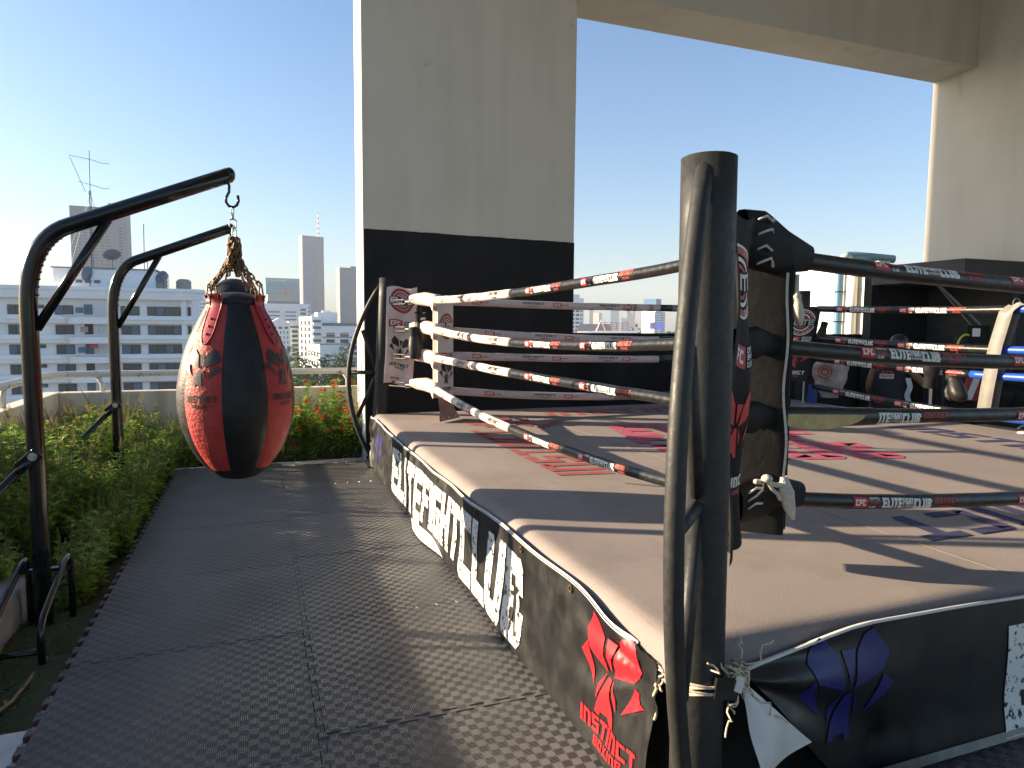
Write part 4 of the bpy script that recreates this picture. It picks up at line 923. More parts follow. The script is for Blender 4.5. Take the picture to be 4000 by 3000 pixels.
LINK = MB().tube([(.0055*math.copysign(1, cos(a))*min(1,abs(cos(a))*1.6), 0, .0105*sin(a)+(.004 if sin(a) > 0 else -.004)) for a in [k*pi/8 for k in range(16)]], .0028, 6, close=True)
def chain(parent, a, b, sag=0, link_me=[None], flat=False):
    a, b = Vector(a), Vector(b); L_ = (b-a).length; n = max(2, int(L_/.026))
    ch = bpy.data.objects.new('chain', None); COL.objects.link(ch); ch.parent = parent; ch.empty_display_size = .02
    iv = WM[parent].inverted(); WM[ch] = WM[parent]
    for k in range(n):
        s = (k+.5)/n; p = a.lerp(b, s)+Vector((0,0,-sag*4*s*(1-s))); tg = (b-a)+Vector((0,0,-sag*4*(1-2*s)))
        q = tg.to_track_quat('Z','X').to_euler(); lp = iv @ p
        if link_me[0] is None:
            o = build(LINK, 'chain_link', M['rust'], ch, True, local=True); link_me[0] = o.data
        else:
            o = bpy.data.objects.new('chain_link', link_me[0]); COL.objects.link(o); o.parent = ch
        o.location = lp; m = tg.to_track_quat('Z','X').to_matrix() @ Matrix.Rotation((k % 2)*pi/2+.5*random.random(), 3, 'Z'); o.rotation_euler = m.to_euler()
        o.scale = (1.6,1.6,1.35)
    return ch
PROF = [(.0,.640),(.05,.643),(.10,.660),(.15,.700),(.195,.755),(.232,.815),(.262,.885),(.283,.955),(.295,1.03),(.298,1.10),(.295,1.17),(.284,1.24),(.268,1.31),(.246,1.38),(.218,1.45),(.185,1.52),(.155,1.58),(.135,1.625)]
def prof_r(z):
    for (r0,z0),(r1,z1) in zip(PROF, PROF[1:]):
        if z <= z1: return lerp(r0, r1, (z-z0)/(z1-z0)) if z1 > z0 else r0
    return PROF[-1][0]
def teardrop(label, bx, by, hookz, colours, full=True):
    t = thing('teardrop_bag', label, 'punching bag', (bx,by,.64))
    va = atan2(by, bx)     # direction camera -> bag; angle a measured to the right of the side facing the camera
    def S(a, z, off=0, puff=0):
        r = prof_r(z)+off+puff
        th = va+pi+a
        return Vector((bx+r*cos(th), by+r*sin(th), z))
    n = 8
    for k in range(n):
        a0, a1 = radians(-14.5+45*k), radians(-14.5+45*(k+1))
        def f(u, v, a0=a0, a1=a1):
            z = lerp(.715,1.625,v); a = lerp(a0,a1,u); pf = .009*sin(pi*u)**.5*min(1,prof_r(z)/.2)-.002+.004*(noise2(a*5+k,z*9,4)-.5)
            return S(a, z, 0, pf)
        build(MB().grid(f, 12, 40), 'panel', colours[k % 2], t, True)
    build(MB().grid(lambda u, v: S(2*pi*u, lerp(.641,.722,v), .003), 40, 8, closeu=True), 'base_cap', M['black_leather'], t, True)
    build(MB().lathe([(.142,1.60),(.150,1.615),(.148,1.635),(.135,1.648),(.10,1.665),(.05,1.675),(.001,1.678)], 32, (bx,by,0)), 'top_cap', M['black_leather'], t, True)
    for k in (0,2,4,6):
        ac = radians(-14.5-22.5+45*k)
        pts = []
        def tab(u, v, ac=ac, o=0):
            z = lerp(1.40,1.66,v); hw = .036*min(1, (.15+v*4)**.5)
            r = prof_r(min(z,1.62))+.012
            return S(ac+(2*u-1)*hw/r, z, .014 if z < 1.6 else .014+.02*(z-1.6)/.06)
        tb = build(MB().grid(tab, 8, 14), 'strap_tab', M['red_strap'], t, True)
        build(MB().tube([tab(*q) for q in [(0,1-k/8) for k in range(9)]+[(1,k/8) for k in range(9)]], .0035, 5), 'piping', M['red_strap'], tb, True)
        for z in (1.45,1.49,1.53):
            p = S(ac, z, .016); build(MB().ball(p, .007,.007,.007, 8, 6), 'rivet', M['rust'], tb, True)
        p = S(ac, 1.645, .03)
        top = p+Vector((0,0,.075)); sd2 = (S(ac+.2,1.645)-S(ac-.2,1.645)).normalized()*.028
        build(MB().tube([p-sd2+Vector((0,0,-.02)), top-sd2*.25, top+sd2*.25, p+sd2+Vector((0,0,-.02))], .0042, 8), 'ring', M['rust'], tb, True)
        gx, gy, gz = bx+.004, by, hookz-.335
        mid = Vector((gx+.052*cos(va+pi+ac), gy+.052*sin(va+pi+ac), gz-.15))
        chain(t, top+Vector((0,0,-.01)), mid, .004); chain(t, mid, (gx+.012*cos(k),gy+.012*sin(k),gz), -.004)
        for q_ in range(2):
            b_ = k+q_*1.3; lo_ = Vector((gx+.035*cos(b_), gy+.035*sin(b_), gz-.17-.03*q_))
            chain(t, (gx+.02*cos(b_),gy+.02*sin(b_),gz-.005), lo_, .003); chain(t, lo_, (gx+.03*cos(b_+1.5),gy+.03*sin(b_+1.5),gz-.03), .003)
    # swivel and carabiner
    z0 = hookz-.168
    build(MB().tube([(bx+.007*cos(a), by, z0-.02+.022*sin(a)) for a in [k*pi/8 for k in range(16)]], .004, 6, close=True).tube([(bx,by,z0-.045),(bx,by,z0-.065)], .008, 10).tube([(bx+.017*math.copysign(min(1,abs(cos(a))*1.5),cos(a)), by, z0-.09+.024*sin(a)) for a in [k*pi/8 for k in range(16)]], .004, 6, close=True), 'swivel', M['chrome'], t, True)
    build(MB().tube([(bx+.010*cos(a)+.006, by, z0-.145+.042*sin(a)) for a in [k*pi/10 for k in range(20)]], .0042, 8, close=True), 'carabiner', M['chrome'], t, True)
    return t, S
RB, RS = teardrop('large teardrop punching bag with red and black leather panels', -.125, 4.05, 2.305, [M['black_leather'], M['red_leather']])
for ac in (radians(-37), radians(53)):
    fn = lambda x, y, ac=ac: RS(ac+x/prof_r(y), y, .0115)
    decal('animal_mark', fox(0,1.275,.20), fn, M['print_black'], RB, .02)
    decal('lettering', text('INSTINCT',.034,gap=.13,shear=.15,W=.6,width=.19,center=True,y=1.10)+text('BOXING',.018,gap=.15,width=.085,center=True,y=1.07), fn, M['print_black'], RB, .02)
# black bag behind
B2 = thing('heavy_bag', 'plain black leather bag hanging behind the red teardrop bag', 'punching bag', (-.20,6.40,.75))
build(MB().lathe([(.001,.75),(.10,.76),(.2,.85),(.25,1.0),(.265,1.2),(.262,1.4),(.25,1.55),(.23,1.66),(.215,1.74),(.222,1.765),(.20,1.79),(.15,1.84),(.09,1.88),(.03,1.895),(.001,1.896)], 30, (-.20,6.40,0)), 'body', M['black_leather'], B2, True)
build(MB().tube([(-.20+.224*cos(a), 6.40+.224*sin(a), 1.752) for a in [k*pi/14 for k in range(28)]], .008, 6, close=True), 'rim', M['black_leather'], B2, True)
for k in range(4):
    a = .5+k*pi/2; p = Vector((-.20+.2*cos(a), 6.40+.2*sin(a), 1.79))
    build(MB().tube([p+Vector((-.02,0,-.06)), p+Vector((0,0,.03)), p+Vector((.02,0,-.06))], .004, 6), 'ring', M['chrome'], B2, True)
    chain(B2, p+Vector((0,0,.02)), (-.20,6.40,2.15), 0)
# ================================================================= planting
def leaf_quad(mb, p, d, up, L, W, fold=.25, mi=0):
    """one pointed leaf: 6 verts, two halves folded on the midrib, tip drooping"""
    d = Vector(d).normalized(); s = d.cross(up); s = s.normalized() if s.length > 1e-4 else Vector((1,0,0)); n = s.cross(d)
    p = Vector(p); m = p+d*L*.45; tip = p+d*L-n*L*.18
    mb.add([p, m+s*W*.5+n*W*fold, tip, m-s*W*.5+n*W*fold, m], [(0,1,4),(1,2,4),(0,4,3),(4,2,3)], mi)
def rdir(el=None):
    a = random.random()*2*pi; e = el if el is not None else random.uniform(-.2,.9); return Vector((cos(a)*cos(e), sin(a)*cos(e), sin(e)))
def basil(h, nst, seed, spikes=True, leafmat=0):
    """returns (stems, foliage, flower spikes) meshes in local space"""
    random.seed(seed); st, fo, sp = MB(), MB(), MB()
    for s in range(nst):
        a = 2*pi*s/nst+random.random(); lean = random.uniform(.08,.38); hh = h*random.uniform(.65,1.05)
        pts = [Vector((cos(a)*lean*hh*(q**1.3), sin(a)*lean*hh*(q**1.3), hh*q)) for q in [k/6 for k in range(7)]]
        st.tube(pts, [.005-.0035*k/6 for k in range(7)], 5)
        nn = int(hh/.045)
        for j in range(nn):
            q = .18+.80*j/nn; i = min(int(q*6),5); p = pts[i].lerp(pts[i+1], q*6-i)
            for side in range(2):
                b = a+j*pi/2+side*pi+random.uniform(-.4,.4); ln = random.uniform(.055,.10)*(1.2-.5*q)
                d = Vector((cos(b), sin(b), random.uniform(-.15,.55)))
                leaf_quad(fo, p+d*.008, d, Vector((0,0,1)), ln, ln*.58, .2, 1 if random.random() < .3 else 0)
                if random.random() < .55:      # side shoot with smaller leaves
                    q2 = p+d*random.uniform(.03,.07)
                    for _ in range(3): leaf_quad(fo, q2, rdir(), Vector((0,0,1)), ln*.65, ln*.38, .2, 1 if random.random() < .35 else 0)
        if spikes and random.random() < .6:
            p = pts[-1]; d = (pts[-1]-pts[-2]).normalized(); L_ = random.uniform(.07,.15); m = int(L_/.009)
            st.tube([p, p+d*L_], [.002,.001], 4)
            for j in range(m):
                c = p+d*(L_*j/m); w_ = .010*(1-.6*j/m)+.003
                for k in range(4):
                    b = k*pi/2+j*.7; e = Vector((cos(b), sin(b), .5)); leaf_quad(sp, c, e, Vector((0,0,1)), w_*1.5, w_*1.1, .1)
    return st, fo, sp
variants = []
for v, (h, n, spk) in enumerate(((.60,10,True),(.70,10,True),(.48,10,True),(.38,9,False),(.76,9,True))):
    variants.append(basil(h, n, 20+v, spk))
names = ['tall basil-like herb with pale flower spikes in the planter', 'tallest herb with tan seed spikes against the parapet', 'bushy herb with yellow-green flower spikes in the planter', 'low leafy green herb at the planter edge', 'slender herb with long seed spikes in the planter']
vroots = []
for (st, fo, sp), lb in zip(variants, names):
    r = thing('herb_plant', lb, 'plant', (0,0,-50), 0, 'herbs in the planter'); WM[r] = Matrix()
    build(st, 'stems', M['stem'], r, local=True); f = build(fo, 'foliage', [M['leaf'], M['leaf_y']], r, local=True); f['kind'] = 'stuff'
    if sp.V: o = build(sp, 'flower_spikes', M['spike'], r, local=True); o['kind'] = 'stuff'
    vroots.append(r)
random.seed(5)
used = set(); count = 0; placed = []
def put(v, x, y, s=1, z=-.10):
    global count
    if v not in used:
        r = vroots[v]; used.add(v); r.location = (x,y,z); r.rotation_euler = (0,0,random.random()*6.28); r.scale = (s,s,s)
    else: r = dup(vroots[v], (x,y,z), random.random()*6.28, scale=s)
    where = ('beside the near bag stand' if y < 4.7 else 'between the two bag stands' if y < 5.9 else 'round the further bag stand' if y < 6.9 else 'in the parapet corner') if x > -1.3 else ('against the side parapet near the concrete block' if y < 5.2 else 'along the side parapet' if y < 7.2 else 'deep in the parapet corner')
    r['label'] = ['herb with pale flower spikes', 'tall herb with tan seed spikes', 'bushy herb with yellow-green spikes', 'low leafy green herb', 'slender herb with long seed spikes'][v]+' '+where
    count += 1
y = 4.25
while y < 8.9:
    for x in (-2.04,-1.84,-1.62,-1.40,-1.20,-1.02):
        xx, yy = x+.04+random.uniform(-.08,.08), y+random.uniform(-.08,.08)
        if abs(yy-4.05) < .2 and xx > -1.3: continue
        near = xx > -1.25
        v = random.choice(((2,3,3,2) if y < 5.6 else (0,2,0,4)) if near else (0,1,4,2,0,1))
        s = random.uniform(.75,1.0)*(1.0 if not near else .85)
        if y < 5.0: s *= .8
        elif not near: s *= 1.18
        put(v, xx, yy, s)
    y += .23
for x, yy, v, s in ((-1.75,3.6,2,.8),(-1.6,3.9,0,.8),(-1.9,3.3,3,1),(-1.45,4.2,4,.8),(-.98,4.35,2,.75),(-1.0,4.75,0,.72),(-.98,4.55,3,.9),(-1.03,5.2,2,.8),(-.99,5.9,4,.8),(-1.0,6.6,0,.8),(-1.0,7.1,1,.8),(-.92,7.5,4,.75),(-.75,8.05,2,.9),(-.95,8.3,1,.85),(-.9,8.7,0,.9),(-1.0,5.0,2,.85),(-.96,5.5,0,.7),(-.97,6.2,2,.85),(-.95,6.9,2,.85)):
    put(v, xx if False else x, yy, s)
# dark broad-leaved shrub behind the red bag
def shrub(seed, h, w_, nleaf, Lr, mats_i=(0,), clump=9, flowers=0):
    random.seed(seed); st, fo, fl = MB(), MB(), MB()
    cen = []
    for c in range(clump):
        a = random.random()*6.28; rr = w_*random.random()**.6; z = h*random.uniform(.25,1.0); e = Vector((cos(a)*rr, sin(a)*rr*.55, z)); cen.append(e)
        st.tube([Vector((e.x*.2,e.y*.2,0)), Vector((e.x*.6,e.y*.6,z*.5)), e], [.006,.004,.002], 5)
        for _ in range(nleaf):
            q = random.uniform(.35,1.08); p = Vector((e.x*(.2+.8*q), e.y*(.2+.8*q), z*q))+rdir()*random.uniform(0,.06)
            ln = random.uniform(*Lr); leaf_quad(fo, p, rdir(), Vector((0,0,1)), ln, ln*.42, .2, random.choice(mats_i))
        if flowers and random.random() < flowers:
            for _ in range(26):
                d = rdir(random.uniform(.1,1.5)); leaf_quad(fl, e+Vector((0,0,.03))+d*.018, d, Vector((0,0,1)), .030, .022, .05, 0)
    return st, fo, fl
FLW = [M['flower'], M['flower_y'], mat('flower_red', (.55,.02,.035), .6)]
labs = ['flowering shrub with orange clusters beside the pillar', 'flowering shrub with red clusters against the back parapet', 'flowering shrub with yellow clusters close to the pillar', 'dense green shrub with a few orange flowers behind the mat edge']
for k, (x, h, sd_, lb, yy_) in enumerate(((.95,.60,3,2,8.3),(.68,.66,8,0,8.4),(.36,.48,12,1,8.2),(.12,.40,15,3,8.15),(.98,.34,19,0,8.08),(-.14,.36,23,3,8.25),(.72,.34,27,3,8.06),(.44,.32,31,1,8.06),(.2,.62,35,0,8.75),(.55,.62,37,1,8.8),(.9,.62,39,2,8.8))):
    st, fo, fl = shrub(sd_, h+.24, .27, 85, (.04,.075), (0,1,1,2), 17, .6)
    r = thing('flowering_shrub', labs[lb], 'shrub', (x,yy_,-.10), 0, 'flowering shrubs by the pillar'); WM[r] = Matrix()
    build(st, 'stems', M['stem'], r, local=True); f = build(fo, 'foliage', [M['leaf_d'], M['leaf'], M['leaf_y']], r, local=True); f['kind'] = 'stuff'
    if fl.V: build(fl, 'flower_clusters', FLW[(0,1,2,0)[lb] if lb != 1 else 2], r, local=True)
for x, y, h, sd_ in ((-.66,8.2,.55,41),(-.42,8.12,.45,42),(-.25,8.4,.55,43),(-.7,8.7,.6,44),(-.4,8.75,.6,45)):
    st, fo, fl = shrub(sd_, h, .24, 26, (.07,.12), (0,0,1), 8)
    r = thing('dark_shrub', 'dark glossy-leaved shrub in the corner behind the red bag', 'shrub', (x,y,-.15), 0, 'dark shrubs behind the bag'); WM[r] = Matrix()
    build(st, 'stems', M['stem'], r, local=True); f = build(fo, 'foliage', [M['leaf_d'], M['leaf']], r, local=True); f['kind'] = 'stuff'
# tall plant with large leaves, leaf by leaf
tpt = thing('tall_leafy_plant', 'tall plant with large bright green leaves rising above the handrail', 'plant', (.22,7.98,-.15))
random.seed(77)
stems = [[(.22,7.98,-.1),(.24,7.98,.3),(.25,7.95,.65),(.20,7.92,.98),(.10,7.9,1.18)], [(.24,7.98,-.1),(.30,7.97,.35),(.31,7.93,.7),(.26,7.9,1.0),(.15,7.88,1.10)], [(.22,7.98,-.1),(.17,7.95,.3),(.12,7.93,.55)]]
for s in stems: build(MB().tube(s, [.008,.007,.006,.005,.003][:len(s)], 6), 'stem', M['stem'], tpt, True)
for s in stems:
    for j in range(9):
        q = (.12+.88*j/8)*(len(s)-1); i = min(int(q), len(s)-2); p = Vector(s[i]).lerp(Vector(s[i+1]), q-i)
        b = j*2.2+random.random(); d = Vector((cos(b)*1.2, sin(b)*.7-.2, random.uniform(-.35,.55))); ln = random.uniform(.11,.19)
        mb = MB(); d.normalize(); sd3 = d.cross(Vector((0,0,1))).normalized(); nn = sd3.cross(d)
        mb.grid(lambda u, v: p+d*ln*v+sd3*((2*u-1)*ln*.24*sin(pi*min(1,v**.8))**.8)+nn*(abs(2*u-1)*ln*.07*sin(pi*v)-ln*.25*v*v), 4, 8)
        build(mb, 'leaf', M['leaf'] if j % 3 else M['leaf_y'], tpt, True)
# ground litter and loose things at the planter edge
gm = MB(); random.seed(9)
for _ in range(5200):
    x, y = random.uniform(-1.45,-.935), random.uniform(2.2,5.2); z = -.085+.035*random.random()
    leaf_quad(gm, (x,y,z), rdir(random.uniform(.2,1.3)), Vector((0,0,1)), random.uniform(.012,.028), .008, .1, 0)
o = build(gm, 'moss', M['moss']); tag(o, 'low mossy ground cover along the mat edge', 'moss', kind='stuff')
bl = thing('concrete_block', 'rough grey concrete block beside the foot of the near bag stand', 'block', (-1.42,3.7,-.15))
build(MB().prism([(-1.95,2.7),(-1.19,2.8),(-1.20,4.28),(-1.95,4.32)], lambda x, y: (x+.0, y, -.2), lambda x, y: (x, y, .13)), 'block', M['block'], bl, bevel=.015)
solo(MB().ball((-1.06,4.72,-.07), .11,.085,.06,14,9), 'rock', M['stone'], 'mossy dark rock between the herbs and the mat edge', 'rock', smooth=True)
solo(MB().ball((-1.10,3.02,-.07), .035,.03,.03,12,8), 'pebble', M['pebble'], 'pale round pebble by the foot of the near bag stand', 'pebble', smooth=True)
solo(MB().tube([(-1.12,2.9,-.075),(-1.0,3.25,-.07),(-.97,3.62,-.065)], .009, 8), 'bamboo_stick', M['bamboo'], 'thin dry bamboo stick lying on the moss', 'stick', smooth=True)
random.seed(13)
for k in range(9):
    mb = MB(); leaf_quad(mb, (0,0,0), (1,0,.1), Vector((0,0,1)), random.uniform(.03,.06), .025, .2)
    o = build(mb, 'fallen_leaf', M['bamboo'], local=True); o.location = (random.uniform(-1.2,-.99), random.uniform(2.9,4.4), -.075); o.rotation_euler = (0,0,random.random()*6)
    tag(o, 'dry fallen leaf on the moss by the mat edge', 'leaf', 'fallen leaves on the moss')
# ================================================================= people and gear beyond the ring
ER, FW = Vector((.656,-.755,0)), Vector((.755,.656,0))
pc = Vector((7.50,6.40,0))
def L3(r, f, z): return pc+ER*r+FW*f+Vector((0,0,z))
def skin_figure(nodes, edges, parent, mt):
    me = bpy.data.meshes.new('rig'); ks = list(nodes); ix = {k: i for i, k in enumerate(ks)}
    me.from_pydata([nodes[k][0] for k in ks], [(ix[a], ix[b]) for a, b in edges], [])
    o = bpy.data.objects.new('rig', me); COL.objects.link(o)
    sk = o.modifiers.new('skin', 'SKIN'); sb = o.modifiers.new('sub', 'SUBSURF'); sb.levels = sb.render_levels = 2
    for i, k in enumerate(ks):
        sv = me.skin_vertices[0].data[i]; r = nodes[k][1]; sv.radius = r if isinstance(r, tuple) else (r, r); sv.use_root = (i == 0)
    dg = bpy.context.evaluated_depsgraph_get(); m2 = bpy.data.meshes.new_from_object(o.evaluated_get(dg))
    vs = [tuple(v.co) for v in m2.vertices]; fs = [tuple(p.vertices) for p in m2.polygons]
    bpy.data.objects.remove(o); mb = MB(); mb.add(vs, fs)
    return build(mb, 'body', mt, parent, True)
person = thing('person', 'person in a dark sleeveless vest sitting with their back to the ring', 'person', (pc.x,pc.y,0))
N_ = dict(pelvis=(L3(0,0,.50),(.14,.11)), belly=(L3(0,.0,.66),(.135,.10)), chest=(L3(.0,.02,.90),(.15,.11)), neck0=(L3(.02,.04,1.07),.065), neck=(L3(.04,.07,1.15),.05), head0=(L3(.06,.11,1.22),.07), head=(L3(.08,.13,1.32),.095), crown=(L3(.09,.13,1.40),.06),
    shl=(L3(-.17,.02,1.03),.065), ell=(L3(-.235,.0,.76),.042), wrl=(L3(-.20,.22,.62),.028), hal=(L3(-.17,.30,.60),.032),
    shr=(L3(.19,.02,1.03),.066), elr=(L3(.40,-.04,.80),.042), wrr=(L3(.42,.20,.92),.028), har=(L3(.41,.29,.95),.034),
    hpl=(L3(-.10,.05,.48),.085), knl=(L3(-.17,.44,.50),.06), anl=(L3(-.17,.42,.10),.04), tol=(L3(-.18,.58,.05),.035),
    hpr=(L3(.10,.05,.48),.085), knr=(L3(.17,.44,.50),.06), anr=(L3(.17,.42,.10),.04), tor=(L3(.18,.58,.05),.035))
E_ = [('pelvis','belly'),('belly','chest'),('chest','neck0'),('neck0','neck'),('neck','head0'),('head0','head'),('head','crown'),('chest','shl'),('shl','ell'),('ell','wrl'),('wrl','hal'),('chest','shr'),('shr','elr'),('elr','wrr'),('wrr','har'),
      ('pelvis','hpl'),('hpl','knl'),('knl','anl'),('anl','tol'),('pelvis','hpr'),('hpr','knr'),('knr','anr'),('anr','tor')]
skin_figure(N_, E_, person, M['skin'])
def vestS(u, v, off=0):
    a = 2*pi*u; z = lerp(.50,1.08,v); hw = lerp(.165,.185,sm(0,.5,v))-.075*sm(.75,1,v); dp = lerp(.135,.14,v)-.045*sm(.8,1,v)
    return L3((hw+off)*cos(a)+.01*sin(z*13), (dp+off)*sin(a)+.02*v+.006*sin(a*5+z*10), z)
build(MB().grid(lambda u, v: vestS(u, v), 28, 14, closeu=True), 'vest', M['vest'], person, True)
build(MB().ball(L3(.085,.115,1.345), .105, .105, .105, 16, 10), 'hair', M['hair'], person, True)
build(MB().grid(lambda u, v: L3(*(lambda a: ((.20*cos(a)), (.17*sin(a)+.05)))(2*pi*u), lerp(.40,.56,v)), 20, 4, closeu=True), 'shorts', M['vest'], person, True)
vp = lambda x, y: vestS(.75+x/(2*pi*.17), (y-.50)/.58, .008)
decal('red_lettering', text('CFC',.055,gap=.1,W=.7,t=.28,width=.13,x=-.09,y=.955), vp, M['print_red2'], person, .02)
decal('white_patch', [_R(-.10,.885,.045,.945)], vp, M['cloth_white'], person, .03)
decal('patch_lettering', text('FIGHTER',.032,gap=.12,width=.12,x=-.088,y=.90), lambda x, y: vestS(.75+x/(2*pi*.17), (y-.50)/.58, .010), M['print_red2'], person, .02)
solo(MB().grid(lambda u, v: L3(.185+.06*u+.012*sin(v*11), -.07-.01*cos(u*5), lerp(.52,.90,v)), 6, 18), 'towel', M['cloth_white'], 'narrow white printed towel hanging beside the seated person', 'towel', smooth=True)
st = thing('stool', 'red plastic stool under the seated person', 'stool', (pc.x,pc.y,0))
build(MB().grid(lambda u, v: L3(.19*cos(2*pi*u)*(1-.06*v), .19*sin(2*pi*u)*(1-.06*v), .36+.05*v), 24, 2, closeu=True).add([L3(.18*cos(2*pi*k/24),.18*sin(2*pi*k/24),.412) for k in range(24)], [tuple(range(24))]), 'seat', M['redthing'], st, True)
for k in range(4):
    a = pi/4+k*pi/2; build(MB().tube([L3(.15*cos(a),.15*sin(a),.36), L3(.2*cos(a),.2*sin(a),0)], .02, 8), 'leg', M['redthing'], st, True)
# glove slung over a hut-side rope, fist up
glove((6.24,4.86,.94), (radians(182),radians(-14),radians(35)), 'black boxing glove slung over the hut-side rope, fist upward', group='gloves on the hut-side ropes', scale=1.1)
glove((6.33,4.74,1.10), (radians(30),radians(20),radians(140)), 'black boxing glove drooping behind the hut-side rope', group='gloves on the hut-side ropes', scale=1.05)
glove((6.36,6.36,1.58), (radians(15),radians(10),radians(60)), 'small black glove peeking out beside the black corner pad', group='gloves on the hut-side ropes', scale=.7)
solo(MB().tube([(6.60,5.13,.0),(6.60,5.13,1.02)], .016, 10).box(6.5,6.7,5.03,5.23,0,.01), 'steel_stand', M['steel'], 'thin steel stand rising behind the slung boxing glove', 'stand', smooth=False)
# carrier bag and towel at the far corner
def crumple(c, w_, h, d, seed, taper=.4):
    return MB().grid(lambda u, v: (lambda a, k: Vector(c)+ER*(w_*cos(a)*k*(.75+.5*noise2(u*9,v*5,seed)))+FW*(d*sin(a)*k*(.75+.5*noise2(u*7,v*6,seed+3)))+Vector((0,0,h*v)))(2*pi*u, (taper+(1-taper)*sin(pi*min(.95,1-v*.85)))), 26, 16, closeu=True)
cbg = thing('carrier_bag', 'crumpled white plastic carrier bag with red print hanging behind the black corner pad', 'bag', (6.88,6.75,.62))
build(crumple((6.88,6.75,.62), .19, .52, .09, 4), 'bag', M['plastic'], cbg)
decal('red_emblem', arc_ring(0,0,.07,.085,n=20)+arc_ring(0,0,.03,.05,n=16), lambda x, y: Vector((6.82,6.69,.96))+ER*(x-.06)-FW*.10+Vector((0,0,y)), M['print_red2'], cbg, .04)
solo(crumple((6.56,6.72,.35), .06, .45, .04, 9), 'blue_towel', M['blue_cloth'], 'blue cloth hanging below the black corner pad', 'towel')
solo(MB().tube([(6.50,6.80,0),(6.50,6.80,.85)], .010, 8).box(6.4,6.6,6.7,6.9,0,.008), 'white_pole', M['vinyl_white'], 'thin white pole beside the hanging blue cloth', 'pole')
gb = thing('gym_bag', 'black and red gym bag on the floor behind the far corner', 'bag', (6.55,7.55,0))
build(crumple((6.55,7.6,.30), .34, .5, .2, 15, .7), 'body', M['matt_black'], gb, True)
build(MB().tube([Vector((6.55,7.6,.42))+ER*(.36*cos(a))+FW*(.21*sin(a))+Vector((0,0,.1*cos(a))) for a in [k*pi/10 for k in range(20)]], .012, 6, close=True), 'red_trim', M['redthing'], gb, True)
tb = thing('towel_pile', 'heap of folded pale towels behind the black corner pad', 'towels', (6.3,7.6,.5))
for k in range(3): build(crumple((6.28,7.62,.80+.07*k), .16, .08, .12, 30+k, .8), 'towel', M['cloth_white'], tb)
# hanging gear and bar on the hut
solo(MB().tube([(8.95,6.95,2.15),(9.46,6.66,1.57)], .018, 8).tube([(8.97,6.99,2.15),(9.42,6.70,1.50)], .008, 6), 'metal_bar', mat('dullbar', (.25,.25,.25), .4, .6), 'slanting grey metal bar under the canopy', 'bar')
gr = thing('hanging_gear', 'bundle of black kick shields with a lime strap hung under the canopy', 'sports gear', (9.3,6.55,1.0))
GC = Vector((9.28,6.55,0)); GE = Vector((.60,-.80,0)); GF = Vector((.8,.6,0))
build(MB().obox(GC+Vector((0,0,1.45)), GE*.13, GF*.09, (0,0,.12)), 'bracket', M['matt_black'], gr, bevel=.01)
build(MB().obox(GC-GF*.1+GE*-.03+Vector((0,0,1.47)), GE*.045, GF*.006, (0,0,.055)), 'white_plate', M['cloth_white'], gr)
for k, (dx, z, w_) in enumerate(((-.18,1.15,.10),(.05,1.12,.13),(.22,1.18,.09))):
    build(MB().obox(GC+GE*dx+Vector((0,0,z)), GE*w_, GF*.07, (0,0,.26)), 'shield', M['black_leather'], gr, bevel=.03)
build(MB().tube([GC+GE*(-.14-.10*sin(q))-GF*.11+Vector((0,0,1.24+.2*cos(q))) for q in [k*pi/9 for k in range(-1,9)]], .014, 8), 'lime_strap', M['lime'], gr, True)
# dark heap of kit on a rack below
kr = thing('kit_rack', 'rack piled with black kit and a red striped shin guard', 'rack', (8.4,5.9,0))
for k, (x, y, z, r_) in enumerate(((8.5,5.8,.75,.24),(8.75,5.75,.62,.26),(8.25,5.95,.55,.2),(8.9,5.6,.9,.22))):
    build(crumple((x,y,z-.2), r_, .5, r_*.7, 50+k, .6), 'kit_heap', M['matt_black'], kr, True)
build(MB().box(8.0,9.2,5.5,6.1,.30,.34), 'shelf', M['matt_black'], kr)
for x, y in ((8.03,5.53),(9.17,5.53),(8.03,6.07),(9.17,6.07)): build(MB().tube([(x,y,0),(x,y,1.1)], .016, 8), 'upright', M['post'], kr, True)
sg = build(MB().obox((8.20,5.82,.80), (.06,-.07,.0), (.02,.02,0), (.03,-.03,.17)), 'shin_guard', M['redthing'], kr, bevel=.015)
build(MB().obox((8.17,5.79,.80), (.022,-.026,.0), (.004,.004,0), (.03,-.03,.15)), 'white_stripe', M['cloth_white'], sg)
bn = thing('bench', 'low wooden bench under the blue rope beyond the canvas', 'bench', (7.6,4.8,0))
build(MB().box(7.3,7.7,4.3,5.3,.40,.44), 'seat', M['bamboo'], bn, bevel=.006)
for x, y in ((7.34,4.35),(7.66,4.35),(7.34,5.25),(7.66,5.25)): build(MB().box(x-.025,x+.025,y-.025,y+.025,0,.40), 'leg', M['bamboo'], bn)
fn_ = thing('floor_fan', 'small teal desk fan lying on the floor beyond the bench', 'fan', (8.0,5.0,.2))
build(MB().tube([Vector((8.02,5.0,.30))+ER*(.16*cos(a))+Vector((0,0,.16*sin(a))) for a in [k*pi/10 for k in range(20)]], .012, 6, close=True), 'guard', M['steel'], fn_, True)
for k in range(3):
    a = k*2*pi/3; c_ = Vector((8.02,5.0,.30)); build(MB().add([c_, c_+ER*(.13*cos(a))+Vector((0,0,.13*sin(a))), c_+ER*(.12*cos(a+.8))+Vector((0,0,.12*sin(a+.8)))+FW*.02], [(0,1,2)]), 'blade', M['teal'], fn_)
build(MB().tube([(8.02,5.0,.14),(8.02,5.0,.0)], .02, 8), 'foot', M['teal'], fn_)
